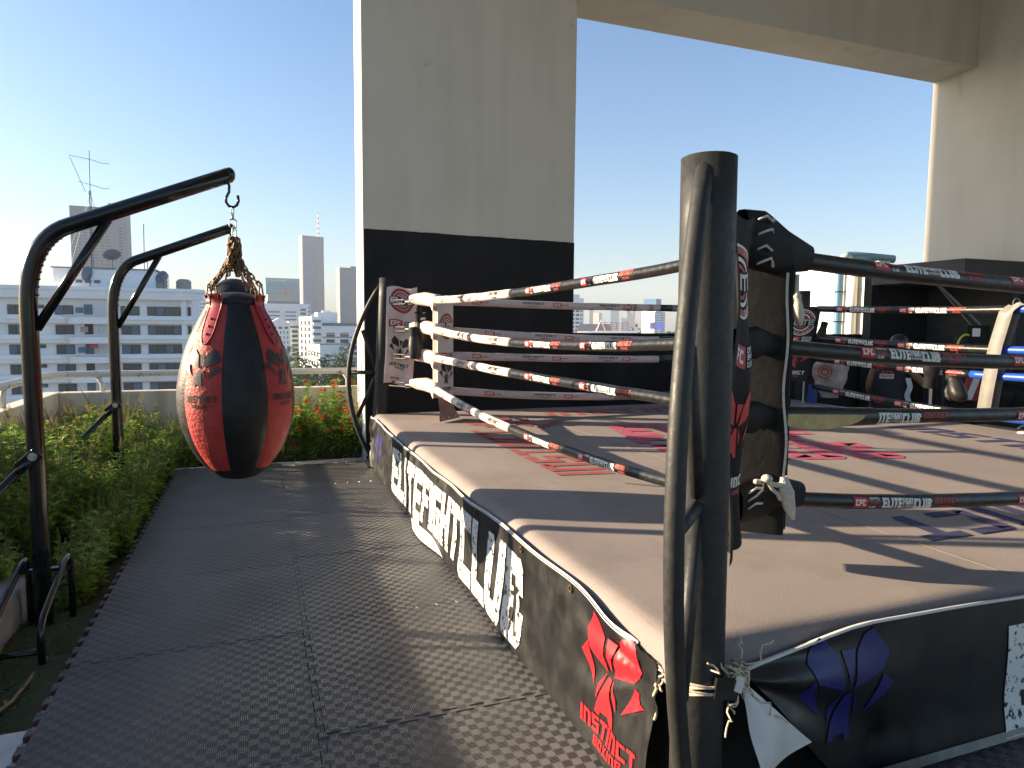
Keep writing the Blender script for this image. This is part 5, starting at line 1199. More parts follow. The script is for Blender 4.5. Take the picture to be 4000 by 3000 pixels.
solo(MB().ball((6.50,4.10,.575), .075, .06, .014, 14, 6), 'white_roll', M['vinyl_white'], 'flattened white tape roll lying on the canvas edge', 'tape roll', smooth=True)
solo(MB().box(6.9,8.6,2.6,3.9,.005,.05), 'blue_mat', M['rope_blue'], 'bright blue mat on the floor beyond the ring edge', 'mat', bevel=.01)
# crumpled dark sack on the floor in front of the blue marked skirt
sk = thing('dark_sack', 'crumpled black sack on the floor before the blue marked skirt', 'sack', (1.9,1.38,0))
build(MB().grid(lambda u, v: Vector((1.95,1.40,0))+Vector((.26*cos(2*pi*u)*cos(pi*.5*v)*(.8+.4*noise2(u*9,v*4,3)), .09*sin(2*pi*u)*cos(pi*.5*v), .12*sin(pi*.5*v)*(.7+.6*noise2(u*8,v*3,6)))), 30, 10, closeu=True), 'sack', M['vinyl'], sk, True)
# ================================================================= the city
GZ = -28
CM = dict(white=mat('c_white', (.87,.87,.87), .8, var=.06, vscale=.3), cream=mat('c_cream', (.70,.68,.58), .8), grey=mat('c_grey', (.16,.18,.21), .7, var=.1, vscale=.1), brown=mat('c_brown', (.38,.34,.30), .8), glass=mat('c_glass', (.05,.07,.09), .08, spec=.9), blue=mat('c_blue', (.055,.15,.28), .4, spec=.5), teal=mat('c_teal', (.08,.30,.36), .15, spec=.9),
          dark=mat('c_dark', (.04,.045,.05), .25), roof=mat('c_roof', (.10,.10,.12), .7), slate=mat('c_slate', (.15,.18,.23), .7), pink=mat('c_pink', (.45,.30,.26), .7), orange=mat('c_orange', (.40,.16,.10), .7), rail=mat('c_rail', (.75,.76,.77), .6), red=mat('c_red', (.45,.06,.05), .6), steelred=mat('c_sred', (.30,.09,.05), .6))
def scaled(x, y, z, s): return (x*s, y*s, 1.5+(z-1.5)*s)
def tower(name, label, cat, c, w_, d, yaw, wall, faces, group=None, base=None, roof=None, extra=None):
    """c = front top centre; yaw turns the front from facing -Y. faces: dict F/L/R -> list of window rows (style)"""
    x, y, zt = c; t = thing(name, label, cat, (x,y,GZ), yaw, group); zt -= GZ
    Lc = lambda mb, nm, mt, p=t: build(mb, nm, mt, p, local=True)
    Lc(MB().box(-w_/2,w_/2,0,d,0,zt), 'wall', CM[wall])
    for f, spec in faces.items():
        span = w_ if f in 'FB' else d
        for s in spec:
            n0, n1, fh, wh, mk = s['rows'][0], s['rows'][1], s['fh'], s['wh'], s['m']
            a, b = s.get('x', (.05,.95)); cols = s.get('cols', 1); ww = s.get('ww', .6)
            cell = (b-a)*span/cols; hw = cell*ww/2; th = s.get('th', .12); pro = s.get('pro', .06)
            if f == 'F': me = MB().box(-hw,hw,-pro,th,0,wh)
            elif f == 'L': me = MB().box(-pro,th,-hw,hw,0,wh)
            else: me = MB().box(-th,pro,-hw,hw,0,wh)
            src = None
            for r in range(n0, n1):
                z = zt-s.get('top', 1.0)-fh*(r+1)
                if z < 0: break
                for k in range(cols):
                    q = -span/2+a*span+cell*(k+.5)
                    loc = (q,0,z) if f == 'F' else ((-w_/2,d/2-q,z) if f == 'L' else (w_/2,d/2+q,z))
                    if src is None:
                        src = Lc(me, s.get('name','window'), CM[mk]); src.location = loc
                    else: inst(src, t, loc)
    if roof: roof(t, w_, d, zt, Lc)
    if extra: extra(t, w_, d, zt, Lc)
    return t
R_ = lambda n0, n1, fh, wh, m, **k: dict(rows=(n0,n1), fh=fh, wh=wh, m=m, **k)

# --- white apartment block across the street, floor by floor
ax0, ax1, ay = -46.0, -8.3, 97.0
apt = thing('apartment_block', 'white apartment block with curved balcony bands across the street', 'building', ((ax0+ax1)/2,ay,GZ))
build(MB().box(ax0,ax1,ay+.9,ay+16,GZ,4.9), 'wall', CM['white'], apt)
def band(x0, x1, z0, z1, yf, r=1.2):
    pts = [(x0, ay+2), (x0, yf+r)]+[(x0+r-r*cos(a), yf+r-r*sin(a)) for a in [k*pi/12 for k in range(1,7)]]+[(x1-r+r*sin(a), yf+r-r*cos(a)) for a in [k*pi/12 for k in range(0,7)]]+[(x1, ay+2)]
    return MB().prism(pts, lambda x, y: (x, y, z0), lambda x, y: (x, y, z1))
fl = [4.85-2.42*k for k in range(1,13)]
build(band(ax0-.8,ax1+1.6,4.55,6.0,ay-.2,2.2), 'roof_parapet', CM['white'], apt); build(band(ax0-.95,ax1+1.75,5.55,5.72,ay-.35,2.2), 'roof_ledge', CM['white'], apt)
for k in range(11):
    z = 3.45-2.42*k-.95       # underside of windows row k
    build(band(ax0-.6,-21.6,z-1.0,z,ay-.05,1.3), 'balcony_band', CM['white'], apt)
    build(band(-22.2,-16.6,z-1.05,z-.25,ay-.75,1.6), 'balcony', CM['white'], apt)
    build(band(-17.2,ax1+.6,z-1.0,z,ay+.05,.9), 'balcony_band', CM['white'], apt)
    build(band(-9.6,ax1+1.4,z-.9,z-.05,ay+.4,.8), 'end_balcony', CM['white'], apt)
    build(band(ax0-.7,ax1+.7,z-.55,z-.43,ay-.18,1.3), 'ledge', CM['white'], apt)
    ra = build(MB().tube([(-22.3,ay-.7,z+.02),(-16.6,ay-.7,z+.02)], .05, 6), 'balcony_rail', CM['rail'], apt); build(MB().tube([(-22.3,ay-.7,z-.12),(-16.6,ay-.7,z-.12)], .04, 6), 'lower_bar', CM['rail'], ra)
    for j in range(8): build(MB().box(-22.2+.78*j,-22.13+.78*j,ay-.74,ay-.67,z-.3,z+.02), 'baluster', CM['rail'], apt)
    for wi, (xa, xb, h, npan) in enumerate(((-33.5,-31.6,1.15,2),(-28.35,-26.7,1.15,2),(-26.0,-24.6,.42,1),(-23.5,-21.55,1.15,2),(-16.4,-14.3,1.15,2),(-13.4,-9.5,1.15,4))):
        if wi == 2 and k == 1: continue
        zz = z+.05 if h > .5 else z+.8
        wd = build(MB().box(xa,xb,ay+.78,ay+.95,zz,zz+h), 'window', CM['dark'], apt)
        pw = (xb-xa)/npan
        for j in range(npan): build(MB().box(xa+pw*j+.06,xa+pw*(j+1)-.06,ay+.74,ay+.80,zz+.07,zz+h-.07), 'pane', CM['glass'] if (j+k+wi) % 3 else CM['slate'], wd)
    build(MB().box(-20.4,-19.5,ay+.80,ay+.93,z+.0,z+1.35), 'balcony_door', CM['dark'] if k % 2 else CM['slate'], apt)
    for j in range(7): build(MB().box(-18.9+.24*j,-18.82+.24*j,ay+.2,ay+.34,z-.2,z+1.42), 'louvre', CM['rail'], apt)
    build(MB().box(-8.75,-8.35,ay+.82,ay+.95,z+.1,z+1.2), 'end_window', CM['dark'], apt)
build(MB().box(-9.45,-8.9,ay+.2,ay+.92,GZ,4.6), 'pier', CM['white'], apt)
for xx, zz, cc in ((-20.6,1.0,'pink'),(-19.6,-.9,'red'),(-20.9,-1.5,'blue'),(-21.0,3.35,'slate')):
    build(MB().box(xx,xx+.8,ay-.6,ay-.4,zz-.6,zz+.1), 'washing', CM[cc], apt)
pent = build(MB().box(-24.0,-12.6,100,112,4.9,8.4), 'penthouse', CM['white'], apt); build(MB().box(-24.2,-12.4,99.8,112.2,8.4,8.55), 'penthouse_roof', CM['slate'], pent)
for j in range(4): build(MB().box(-22.6+1.0*j,-21.9+1.0*j,99.93,100.05,6.6,7.0), 'vent_grille', CM['slate'], pent)
def dish(label, c, r, tilt, az):
    t = thing('satellite_dish', label, 'satellite dish', c, az, 'rooftop dishes'); WM[t] = Matrix(); t.rotation_euler = (0,0,az)
    R3 = Matrix.Rotation(tilt, 3, 'X'); mb = MB().lathe([(.01,0),(r*.3,r*.03),(r*.6,r*.12),(r*.85,r*.25),(r,r*.36)], 18)
    mb.V = [tuple(R3 @ Vector(v)+Vector((0,0,.9*r))) for v in mb.V]
    build(mb, 'reflector', CM['slate'], t, True, local=True)
    m2 = MB()
    for k in range(3):
        a = k*2*pi/3; m2.tube([R3 @ Vector((r*.9*cos(a), r*.9*sin(a), r*.3))+Vector((0,0,.9*r)), R3 @ Vector((0,0,r*.8))+Vector((0,0,.9*r))], .03, 4)
    build(m2, 'feed_arm', CM['dark'], t, local=True); build(MB().tube([(0,0,-.9*r),(0,0,.9*r)], .05, 6), 'mast', CM['dark'], t, local=True)
dish('mesh satellite dish tilted on the penthouse roof beside the mast', (-17.8,102,9.2), 1.05, radians(-38), .4)
dish('mesh satellite dish facing up on the penthouse roof end', (-13.9,103,9.2), 1.0, radians(-20), -.3)
dish('satellite dish turned edge-on before the penthouse wall', (-19.9,99.2,6.8), .95, radians(-78), 1.1)
dish('dark satellite dish on the apartment roof before the tanks', (-11.6,99,6.6), .9, radians(-70), 2.6)
mast = thing('antenna_mast', 'tall guyed antenna mast with yagi aerials on the penthouse roof', 'antenna', (-20.3,103,8.5))
for k in range(3):
    a = k*2*pi/3; build(MB().tube([(-20.3+.16*cos(a),103+.16*sin(a),8.4),(-20.2+.1*cos(a),103+.1*sin(a),18.6)], .035, 5), 'mast_leg', CM['dark'], mast)
lat = MB()
for k in range(26):
    z = 8.6+.38*k; a, b = (k % 3)*2*pi/3, ((k+1) % 3)*2*pi/3; lat.tube([(-20.28+.15*cos(a),103+.15*sin(a),z),(-20.28+.15*cos(b),103+.15*sin(b),z+.38)], .018, 4)
build(lat, 'lattice', CM['dark'], mast); build(MB().tube([(-20.2,103,18),(-20.1,103,23.7)], .04, 5), 'pole', CM['dark'], mast)
for zc, dx0, dx1 in ((22.6,-2.3,2.2),(19.4,-1.4,2.2)):
    bm_ = build(MB().tube([(-20.1+dx0,103,zc+.3),(-20.1,103,zc),(-20.1+dx1*.6,103,zc-.4),(-20.1+dx1,103,zc-.4)], .03, 4), 'boom', CM['dark'], mast)
    for j in range(9): x = -20.1+lerp(dx0,dx1,j/8); build(MB().tube([(x,102.6,zc-.1),(x,103.4,zc-.1)], .015, 4), 'element', CM['dark'], bm_)
build(MB().tube([(-22.3,103,22.7),(-20.7,103,18.4)], .03, 4), 'boom', CM['dark'], mast)
for dx in (-3.4,-2.6,2.2,3.0): build(MB().tube([(-20.2,103,18.2),(-20.2+dx,103,8.6)], .012, 4), 'guy_wire', CM['dark'], mast)
for x, lb in ((-12.3,'ribbed steel water tank next to the dark dish on the apartment roof'),(-9.4,'ribbed steel water tank on the end of the apartment roof')):
    t = thing('water_tank', lb, 'water tank', (x,101,6), 0, 'rooftop water tanks')
    build(MB().lathe([(.9,4.9),(.9,6.0),(.95,6.1),(.9,6.2),(.95,6.5),(.9,6.7),(.95,7.0),(.9,7.2),(.6,7.45),(.01,7.5)], 18, (x,101,0)), 'tank', CM['brown'], t, True)
solo(MB().tube([(-14.0,101,8.4),(-13.9,101,14.5)], .05, 5), 'roof_pole', CM['dark'], 'thin bare pole standing on the penthouse roof', 'pole')

# --- towers
def roofbox(wf, df, h, mk, x=0):
    def f(t, w_, d, zt, Lc): Lc(MB().box(x*w_-w_*wf/2,x*w_+w_*wf/2,d*.2,d*(.2+df),zt,zt+h), 'roof_plant', CM[mk])
    return f
def mast_roof(x, y, hm):
    def f(t, w_, d, zt, Lc):
        Lc(MB().box(-w_/2-.2,w_/2+.2,-.2,d+.2,zt-16,zt+.02), 'crown', CM['grey'])
        for k in range(10):
            z = zt+hm*k/10; s = 2.6*(1-.6*k/10); mb = MB()
            for sx in (-1,1):
                for sy in (-1,1): mb.box(x+sx*s/2-.25,x+sx*s/2+.25,y+sy*s/2-.25,y+sy*s/2+.25,z,z+hm/10)
            mb.box(x-s/2,x+s/2,y-s/2,y-s/2+.3,z,z+.5); Lc(mb, 'mast_section', CM['red'] if k % 2 else CM['white'])
    return f
s = 1.9
tower('office_tower', 'tall grey curtain-wall tower behind the apartment block and its mast', 'building', scaled(-92.4,490.4,73.4,s), 58, 30, .0, 'slate',
      dict(F=[R_(0,26,3.6,2.2,'glass',x=(.03,.68),cols=7,ww=.8,top=10), R_(3,26,3.6,1.8,'dark',x=(.85,.93),cols=1,ww=.8,top=10), R_(0,1,9,7,'grey',x=(.03,.66),cols=12,ww=.35,top=0)]), roof=roofbox(.18,.4,6,'grey',.25))
s = 2.5
tower('office_tower', 'slim blue glass tower with a red and white mast on top', 'building', scaled(39.8,548,69.4,s), 42, 20, .30, 'grey',
      dict(F=[R_(0,44,3.7,2.7,'blue',x=(.02,.58),cols=1,ww=1,top=17,pro=.3), R_(0,44,3.7,1.2,'dark',x=(.56,.61),cols=1,ww=.6,top=17,pro=.5)], L=[R_(0,44,3.7,1.7,'slate',x=(.05,.95),cols=1,ww=1,top=17,pro=.3)]), roof=mast_roof(14,8,48))
s = 2.55
tower('office_tower', 'grey stone tower with a teal glass strip next to the pillar', 'building', scaled(58,443,37.8,s), 52, 26, .12, 'grey',
      dict(F=[R_(0,36,3.7,3.0,'teal',x=(.62,.98),cols=4,ww=.9,top=14,pro=.2), R_(8,36,3.7,2.0,'blue',x=(.02,.28),cols=1,ww=.9,top=6,pro=.2)]), roof=roofbox(.3,.3,3,'grey'))
s = 2.4
tower('office_building', 'teal glass office block with pierced crown beside the blue tower', 'building', scaled(14,447,30.3,s), 48, 24, .1, 'teal',
      dict(F=[R_(0,1,3.2,2.0,'white',x=(.05,.6),cols=7,ww=.45,top=1), R_(1,22,3.6,1.5,'blue',x=(.02,.98),cols=8,ww=.9,top=2), R_(3,16,3.6,3.4,'pink',x=(.45,.8),cols=2,ww=.95,top=2)]))
s = 2.3
tower('office_building', 'plain brown stone block in front of the teal office', 'building', scaled(11.2,404.2,18.5,s), 31, 16, .1, 'brown', dict(F=[R_(2,9,4,1.2,'dark',x=(.06,.42),cols=1,ww=1,top=6)]))
s = 2.5
tower('office_block', 'long white block with dark ribbon windows below the blue tower', 'building', scaled(9.8,275.4,9.6,s), 44, 18, .05, 'white',
      dict(F=[R_(0,9,3.6,1.3,'slate',x=(.12,.36),cols=1,ww=1,top=5), R_(0,9,3.6,1.3,'slate',x=(.47,.70),cols=1,ww=1,top=5), R_(0,9,3.6,2.0,'dark',x=(.79,.90),cols=1,ww=1,top=3), R_(0,9,3.6,2.0,'dark',x=(.96,.985),cols=1,ww=1,top=1)]),
      roof=lambda t, w_, d, zt, Lc: Lc(MB().box(-w_*.40,w_*.27,.3,d,zt,zt+2.2), 'blue_roof', CM['slate']))
tower('stepped_block', 'white stepped office block with square windows behind the slab flats', 'building', scaled(25.8,312.1,6.4,2.5), 27, 16, 0, 'white',
      dict(F=[R_(0,9,3.6,2.3,'dark',x=(.03,.97),cols=6,ww=.7,top=3)]), roof=roofbox(.35,.4,4,'white',.2))
def gable(t, w_, d, zt, Lc):
    Lc(MB().add([(-w_*.55,-.3,zt),(w_*.45,-.3,zt),(-.05*w_,-.3,zt+3.4),(-w_*.55,d,zt),(w_*.45,d,zt),(-.05*w_,d,zt+3.4)], [(0,1,2),(3,5,4),(0,2,5,3),(1,4,5,2)]), 'gable_roof', CM['white'])
tower('gabled_flats', 'pale flats with a white gable roof and narrow paired windows', 'building', scaled(4.2,159,1.9,3.1), 13.5, 12, .05, 'white',
      dict(F=[R_(0,1,3,1.6,'dark',x=(.08,.95),cols=3,ww=.65,top=1), R_(1,9,3.3,2.1,'slate',x=(.1,.95),cols=5,ww=.32,top=1)]), roof=gable)
def turret(t, w_, d, zt, Lc):
    Lc(MB().add([(.05*w_,-.5,zt),(.5*w_,-.5,zt),(.5*w_,6,zt),(.05*w_,6,zt),(.27*w_,2.5,zt+3.2)], [(0,1,4),(1,2,4),(2,3,4),(3,0,4)]), 'turret_roof', CM['roof'])
    Lc(MB().add([(-.5*w_,-.8,zt-4.5),(-.02*w_,-.8,zt-4.5),(-.02*w_,0,zt-3),(-.5*w_,0,zt-3)], [(0,1,2,3)]), 'lower_roof', CM['roof'])
tower('cream_flats', 'cream flats with dark pyramid roof and arched balcony openings', 'building', scaled(8.0,147,2.2,3.5), 17, 12, .1, 'cream',
      dict(F=[R_(1,8,3.3,2.0,'dark',x=(.12,.36),cols=1,ww=1,top=1.5), R_(1,8,3.3,1.8,'dark',x=(.42,.58),cols=1,ww=1,top=1.5), R_(0,8,3.3,1.2,'slate',x=(.80,.92),cols=1,ww=1,top=1.5)]), roof=turret)
tower('slab_flats', 'slim sunlit white slab of flats with stacked balconies', 'building', scaled(9.5,125.1,3.0,2.8), 5.0, 24, .2, 'white',
      dict(L=[R_(0,9,3.2,2.2,'dark',cols=3,ww=.6)], F=[R_(0,9,3.2,1.3,'rail',x=(.1,.95),cols=1,ww=1,pro=1.2,th=.1,name='balcony'), R_(0,9,3.2,2.6,'slate',x=(.15,.9),cols=1,ww=1,pro=.05)]))
tower('grey_office', 'pale office block with wide dark windows in a regular grid beside the pillar', 'building', scaled(14.3,128.5,1.4,2.85), 23, 16, .02, 'white',
      dict(F=[R_(0,8,3.3,1.9,'dark',x=(.08,1.0),cols=3,ww=.60,top=2.3), R_(0,8,3.3,.5,'slate',x=(0,1),cols=1,ww=1,top=2.9,pro=.1,name='ledge'), R_(0,1,3.3,1.4,'pink',x=(.08,1.0),cols=3,ww=.55,top=1.6,pro=.1,name='blind')]), roof=lambda t, w_, d, zt, Lc: (Lc(MB().box(-w_/2-.2,w_/2+.2,-.25,d,zt-.02,zt+1.5), 'fascia', CM['slate']), Lc(MB().box(-w_/2-1,-w_*.1,2,d,zt+1.5,zt+7), 'stair_core', CM['white'])))
tower('townhouse', 'blank white gable end of a townhouse with a stepped roof above the handrail', 'building', scaled(8.7,87.6,-.9,2.8), 10.3, 14, .25, 'white',
      dict(L=[R_(0,6,3.2,1.6,'dark',cols=4,ww=.45,top=1)]), roof=lambda t, w_, d, zt, Lc: (Lc(MB().box(-w_/2-.1,w_/2+.05,-.1,d,zt,zt+.25), 'coping', CM['roof']), Lc(MB().box(w_/2,w_/2+3.0,.2,d,0,zt-4), 'side_wing', CM['white'])))
tower('condo_block', 'distant pale condominium with rows of small balconies beside the apartment block', 'building', scaled(-17.5,253.5,9.7,2.6), 17, 14, .1, 'white', dict(F=[R_(0,12,3.2,1.7,'slate',x=(.04,.96),cols=5,ww=.7,top=1)]), roof=roofbox(.4,.4,3,'white'))
tower('condo_tower', 'small pale tower with a dark roof peeping over the apartment roof tanks', 'building', scaled(-35.3,293.1,20.4,2.4), 14, 12, .1, 'white', dict(F=[R_(0,8,3.2,1.6,'slate',x=(.04,.96),cols=4,ww=.7,top=1)]), roof=lambda t, w_, d, zt, Lc: Lc(MB().add([(-w_/2,0,zt),(w_/2,0,zt),(w_*.3,3,zt+3),(-w_*.3,3,zt+3),(-w_/2,d,zt),(w_/2,d,zt)], [(0,1,2,3),(3,2,5,4)]), 'hip_roof', CM['roof']))
# --- seen between the ropes
tower('banded_tower', 'white banded tower with dark window strips beyond the low black wall', 'building', scaled(114.4,236.9,12.6,2.2), 17, 12, .42, 'white', dict(F=[R_(0,13,3.3,1.5,'dark',x=(.08,.30),cols=1,ww=1,top=5), R_(0,13,3.3,1.5,'dark',x=(.40,.66),cols=1,ww=1,top=5), R_(0,13,3.3,1.5,'slate',x=(.72,.95),cols=2,ww=.7,top=5)], L=[R_(0,13,3.3,1.5,'dark',cols=3,ww=.6,top=5)]), roof=roofbox(.7,.6,3.2,'white'))
for (c, w_, s, lb, mk) in (((689,1353.7,42.9),30,1.9,'faint blue residential tower in the haze','slate'), ((518.7,987.1,25),19,2.2,'hazy tower catching the sun on its side','pink'), ((836,1514,52.1),70,1.8,'broad pair of hazy blue towers','blue'), ((766,1324.7,39.6),28,1.9,'slim hazy tower with rounded top','slate'), ((829,1408.4,41.1),18,1.9,'slimmest hazy tower beside its taller twin','slate')):
    tower('distant_tower', lb, 'building', scaled(*c,s), w_, 25, .5, mk, dict(F=[R_(0,30,6,2.4,'blue',x=(.05,.95),cols=2,ww=.85,top=3,pro=.4)]), group='towers on the horizon')
def led(t, w_, d, zt, Lc):
    Lc(MB().box(-w_*.28,w_*.45,2,d,zt,zt+8), 'upper_block', CM['blue'])
    for sx in (-1,1): Lc(MB().box(sx*w_/2-(3 if sx > 0 else 5),sx*w_/2+(5 if sx > 0 else 3),-1,d*.6,0,zt-9), 'side_stack', CM['white'])
    for k in range(12):
        for sx in (-1,1): Lc(MB().box(sx*(w_/2+1)-4.2,sx*(w_/2+1)+4.2,-1.15,0,zt-11-3*k,zt-9.8-3*k), 'side_window', CM['slate'])
tower('screen_building', 'stepped white office block carrying a large dark blue screen', 'building', scaled(232.4,364.6,15.5,2.1), 20, 20, .55, 'white', dict(F=[R_(0,9,3.3,1.8,'blue',x=(.05,.95),cols=6,ww=.6,top=1)]), roof=led)
ls = thing('video_screen', 'large dark blue video screen on the stepped office block', 'screen', (472,745,-2))
em = bpy.data.materials.new('screen'); em.use_nodes = True; em.node_tree.nodes['Principled BSDF'].inputs['Base Color'].default_value = (.02,.03,.12,1); em.node_tree.nodes['Principled BSDF'].inputs['Emission Color'].default_value = (.05,.06,.3,1); em.node_tree.nodes['Principled BSDF'].inputs['Emission Strength'].default_value = .5
e1, e2 = Vector((.85,-.52,0)), Vector((-.52,-.85,0))
build(MB().obox((472,745,4.2), e1*8.8, e2*.5, (0,0,4.1)), 'panel', em, ls); build(MB().obox(Vector((472,745,4.5))-e1*4.6+e2*.6, e1*2.2, e2*.1, (0,0,3)), 'picture', CM['slate'], ls)
for sx in (-6,6): build(MB().obox(Vector((472,745,-14))+e1*sx, e1*.6, e2*.5, (0,0,14)), 'leg', CM['slate'], ls)
bb = thing('billboard_frame', 'rusty bare billboard frame on a white flat roof', 'billboard', scaled(83.6,150.9,.9,2))
o_ = Vector(scaled(83.6,150.9,.9,2)); ux = Vector((.87,-.49,0)); uy = Vector((.49,.87,0))
build(MB().obox(o_+ux*0+Vector((0,0,-14.6)), ux*11, uy*8, (0,0,14)), 'base_building', CM['white'], bb)
for k in range(6): build(MB().obox(o_-ux*(7.5-2.7*k)-uy*6+Vector((0,0,1.6)), ux*.12, uy*.12, (0,0,2.3)), 'upright', CM['steelred'], bb)
for k in range(5): build(MB().obox(o_-ux*.8-uy*6+Vector((0,0,-.3+.95*k)), ux*6.8, uy*.1, (0,0,.08)), 'crossbar', CM['steelred'], bb)
hs = thing('dark_roofed_house', 'low house with a dark roof and white gable beside the billboard frame', 'house', scaled(88,170.8,2,1.9))
o_ = Vector(scaled(88,170.8,2,1.9)); build(MB().obox(o_+Vector((0,0,-16)), ux*9, uy*6, (0,0,13)), 'wall', CM['white'], hs)
hr = MB()
for sgn in (-1,1): hr.add([o_+ux*(-9)+uy*6*sgn+Vector((0,0,-3)), o_+ux*9+uy*6*sgn+Vector((0,0,-3)), o_+ux*8+Vector((0,0,.8)), o_-ux*8+Vector((0,0,.8))], [(0,1,2,3)])
build(hr, 'roof', CM['roof'], hs); build(MB().tube([o_+ux*1-uy*6.2+Vector((0,0,-3)), o_+ux*3.5-uy*6.2+Vector((0,0,2.6)), o_+ux*6-uy*6.2+Vector((0,0,-3))], .35, 5), 'gable_trim', CM['white'], hs)
sg = thing('roof_sign', 'small red and white upright sign above the distant trees', 'sign', scaled(104,175.4,-1,2.2))
o_ = Vector(scaled(104,175.4,1.7,2.2)); build(MB().obox(o_+Vector((0,0,0)), ux*1.0, uy*.3, (0,0,2.2)), 'panel', CM['white'], sg); build(MB().obox(o_-uy*.32+Vector((0,0,.9)), ux*.8, uy*.05, (0,0,1.0)), 'red_field', CM['red'], sg); build(MB().tube([o_+Vector((0,0,-2.2)), o_+Vector((0,0,-25))], .35, 6), 'pole', CM['slate'], sg)
for k, (x, y, w_, h, mk, lb) in enumerate(((150,265,16,20,'white','low white block right of the billboard frame'),(210,330,22,26,'cream','cream walk-up flats beyond the billboard'),(260,400,26,24,'orange','low brick-red building below the video screen'),(330,500,40,24,'white','long low white building near the screen block'),(120,330,30,22,'slate','low grey building behind the banded tower'))):
    tower('low_building', lb, 'building', (x,y,GZ+h), w_, 14, .55, mk, dict(F=[R_(0,4,3.4,1.6,'slate',cols=5,ww=.55)]), group='low buildings beyond the wall')
# roofs below the handrail
for k, (x, y, w_, d, z, mk, lb) in enumerate(((12,190,14,10,-20,'slate','grey tiled house roof among the trees'),(26,215,16,9,-18,'roof','dark roofed house between the trees and the flats'),(16,160,18,6,-22,'slate','long grey shed roof below the handrail'),(2,230,10,9,-17,'orange','orange tiled roof among the palms'))):
    t = thing('roofed_house', lb, 'house', (x,y,GZ), 0, 'houses below the handrail')
    build(MB().box(x-w_/2,x+w_/2,y,y+d,GZ,z-2), 'wall', CM['white'], t)
    build(MB().add([(x-w_/2-.5,y-.5,z-2),(x+w_/2+.5,y-.5,z-2),(x+w_/2-1,y+d/2,z),(x-w_/2+1,y+d/2,z),(x-w_/2-.5,y+d+.5,z-2),(x+w_/2+.5,y+d+.5,z-2)], [(0,1,2,3),(3,2,5,4)]), 'roof', CM[mk], t)

# --- trees of the city
TL = [mat('tree_leaf', (.055,.10,.025), .7, col2=(.09,.14,.035), vscale=.6), mat('tree_dark', (.03,.06,.02), .7, col2=(.055,.09,.03), vscale=.6)]
def tree_me(seed, h, r, n, ls, slim=1):
    random.seed(seed); tr, cr = MB(), MB(); tr.tube([(0,0,0),(.2,0,h*.3),(0,.1,h*.6)], [.35,.28,.15], 7)
    cl = [Vector((random.gauss(0,.45)*r, random.gauss(0,.45)*r, h*random.uniform(.42,.95))) for _ in range(11)]
    for c in cl: tr.tube([(0,0,h*.35),(c.x*.5,c.y*.5,(c.z+h*.35)/2),c], [.14,.09,.04], 5)
    for c in cl:
        rr = r*random.uniform(.35,.6)
        for _ in range(n):
            d = rdir(random.uniform(-1.2,1.5)); p = c+Vector((d.x*rr,d.y*rr,d.z*rr*.8*slim))*random.uniform(.4,1.05); leaf_quad(cr, p, rdir(), Vector((0,0,1)), ls*random.uniform(.6,1.3), ls*.7, .2, random.choice((0,0,1)))
    return tr, cr
protos = []
for k, (h, r, sl, nm) in enumerate(((11,4.2,1,'broadleaf_tree'),(9,3.2,1,'broadleaf_tree'),(15,2.2,1.8,'slim_tree'))):
    tr, cr = tree_me(60+k, h, r, 70, .75, sl); t = thing(nm, 'tree', 'tree', (0,0,-90)); WM[t] = Matrix()
    build(tr, 'trunk', M['stem'], t, local=True); c_ = build(cr, 'crown', TL, t, local=True); c_['kind'] = 'stuff'; protos.append(t)
def palm():
    t = thing('palm_tree', 'feathery palm tree in front of the gabled flats', 'tree', (0,0,-90)); WM[t] = Matrix()
    build(MB().tube([(0,0,0),(.2,0,4),(.1,0,9)], [.3,.24,.18], 7), 'trunk', M['stem'], t, local=True); random.seed(4); mb = MB()
    for k in range(22):
        a = k*2.4; el = random.uniform(-.3,1.1); pr = Vector((.1,0,9))
        for j in range(9):
            d = Vector((cos(a)*cos(el), sin(a)*cos(el), sin(el))); p2 = pr+d*.42
            sd3 = Vector((-sin(a),cos(a),0))
            for sg_ in (-1,1): leaf_quad(mb, pr, sd3*sg_+d*.6+Vector((0,0,-.3)), Vector((0,0,1)), .9*(1-.06*j), .16, .1, 0)
            pr = p2; el -= .17
    c_ = build(mb, 'crown', TL, t, local=True); c_['kind'] = 'stuff'; return t
pl = palm()
random.seed(21); fst = set()
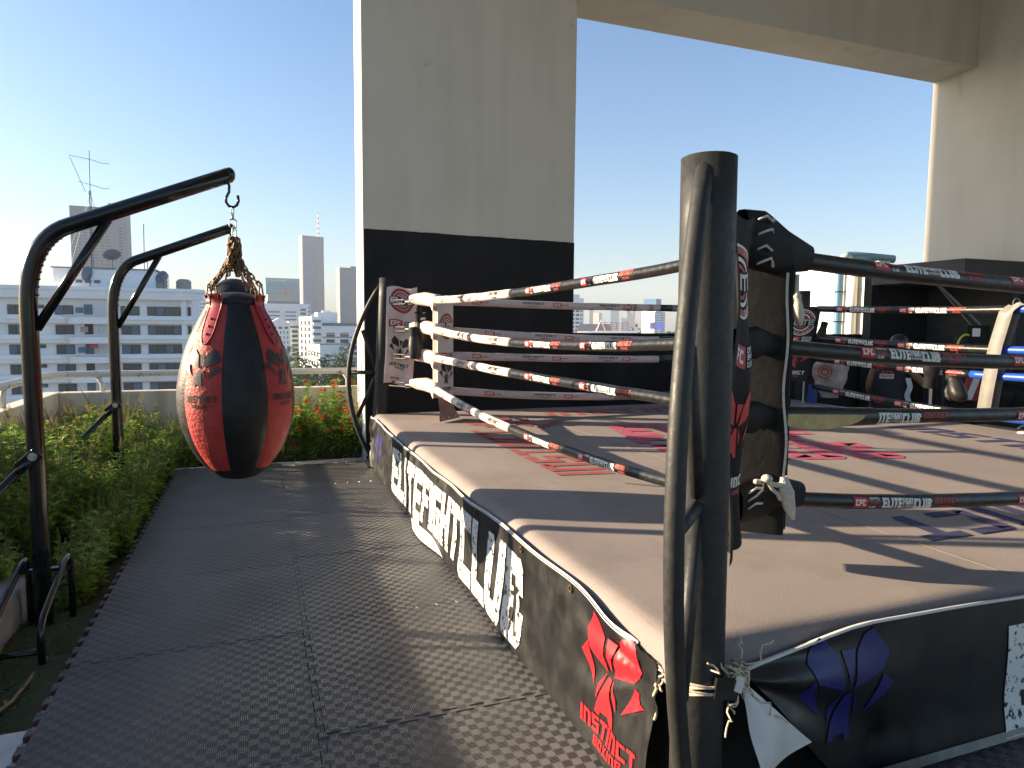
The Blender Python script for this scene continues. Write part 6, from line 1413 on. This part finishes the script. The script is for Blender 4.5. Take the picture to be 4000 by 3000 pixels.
TREES = [(5,165,0,1.65),(9.5,170,1,1.9),(14.5,152,2,1.35),(15.6,154,2,1.05),(17.2,156,2,1.45),(21,165,0,1.75),(11.5,178,0,1.6),(7,150,1,1.65),(19.5,150,1,1.6),(2,170,0,1.7),(-3,180,0,1.7),(26,190,0,1.8),(23,172,1,1.9),(13,200,0,1.9),(8,215,0,2.0),(20,205,1,2.1),(31,200,0,1.9),(6,245,0,2.0),(28,235,2,1.5),(60,210,0,1.6),(150,300,0,2.0),(168,305,1,2.2),(200,340,0,2.2),(225,350,1,2.4),(260,380,0,2.4),(300,420,0,2.5),(180,360,0,2.6),(345,470,1,2.8),(240,420,0,2.6),(-40,88,0,1.3),(-37,86,1,1.2)]
tl = ['rounded tree below the handrail', 'bushy tree below the handrail', 'slim columnar tree before the white gable end']
tl2 = ['rounded tree on the skyline between the ropes', 'bushy tree on the skyline between the ropes', 'slim tree on the skyline']
for x, y, k, s in TREES:
    far = x > 100; lb = (tl2 if far else tl)[k]; gp = 'trees on the skyline' if far else 'trees below the handrail'
    if x < -30: lb = 'leafy tree beside the apartment block balconies'; gp = 'trees by the apartment block'
    if k not in fst:
        fst.add(k); t = protos[k]; t.location = (x,y,GZ); t.scale = (s,)*3; t['label'] = lb; t['group'] = gp
    else: dup(protos[k], (x,y,GZ), random.random()*6, lb, gp, s)
pl.location = (9.4,205,GZ); pl.scale = (2.25,)*3; pl['group'] = 'palms below the handrail'
dup(pl, (12.0,185,GZ), 2.0, 'shorter palm tree among the roofs below the handrail', 'palms below the handrail', 1.55)
o = MB(); random.seed(3)     # far belt of trees that reads as one mass
for _ in range(5000):
    x = random.uniform(-400,1900); y = 900+.25*abs(x)+random.uniform(-120,300); leaf_quad(o, (x,y,GZ+random.uniform(0,17)), rdir(), Vector((0,0,1)), 14, 9, .2, random.choice((0,1)))
tag(build(o, 'distant_woodland', TL), 'hazy belt of distant treetops on the horizon', 'trees', kind='stuff')

# --- haze over the city
hz = bpy.data.materials.new('haze'); hz.use_nodes = True; N = hz.node_tree.nodes; N.remove(N['Principled BSDF'])
pv = N.new('ShaderNodeVolumePrincipled'); pv.inputs['Color'].default_value = (.60,.66,.76,1); pv.inputs['Density'].default_value = .00024; pv.inputs['Anisotropy'].default_value = 0
hz.node_tree.links.new(pv.outputs[0], N['Material Output'].inputs['Volume'])
tag(build(MB().box(-2500,2600,-400,3800,-30,240), 'haze', hz), kind='stuff')
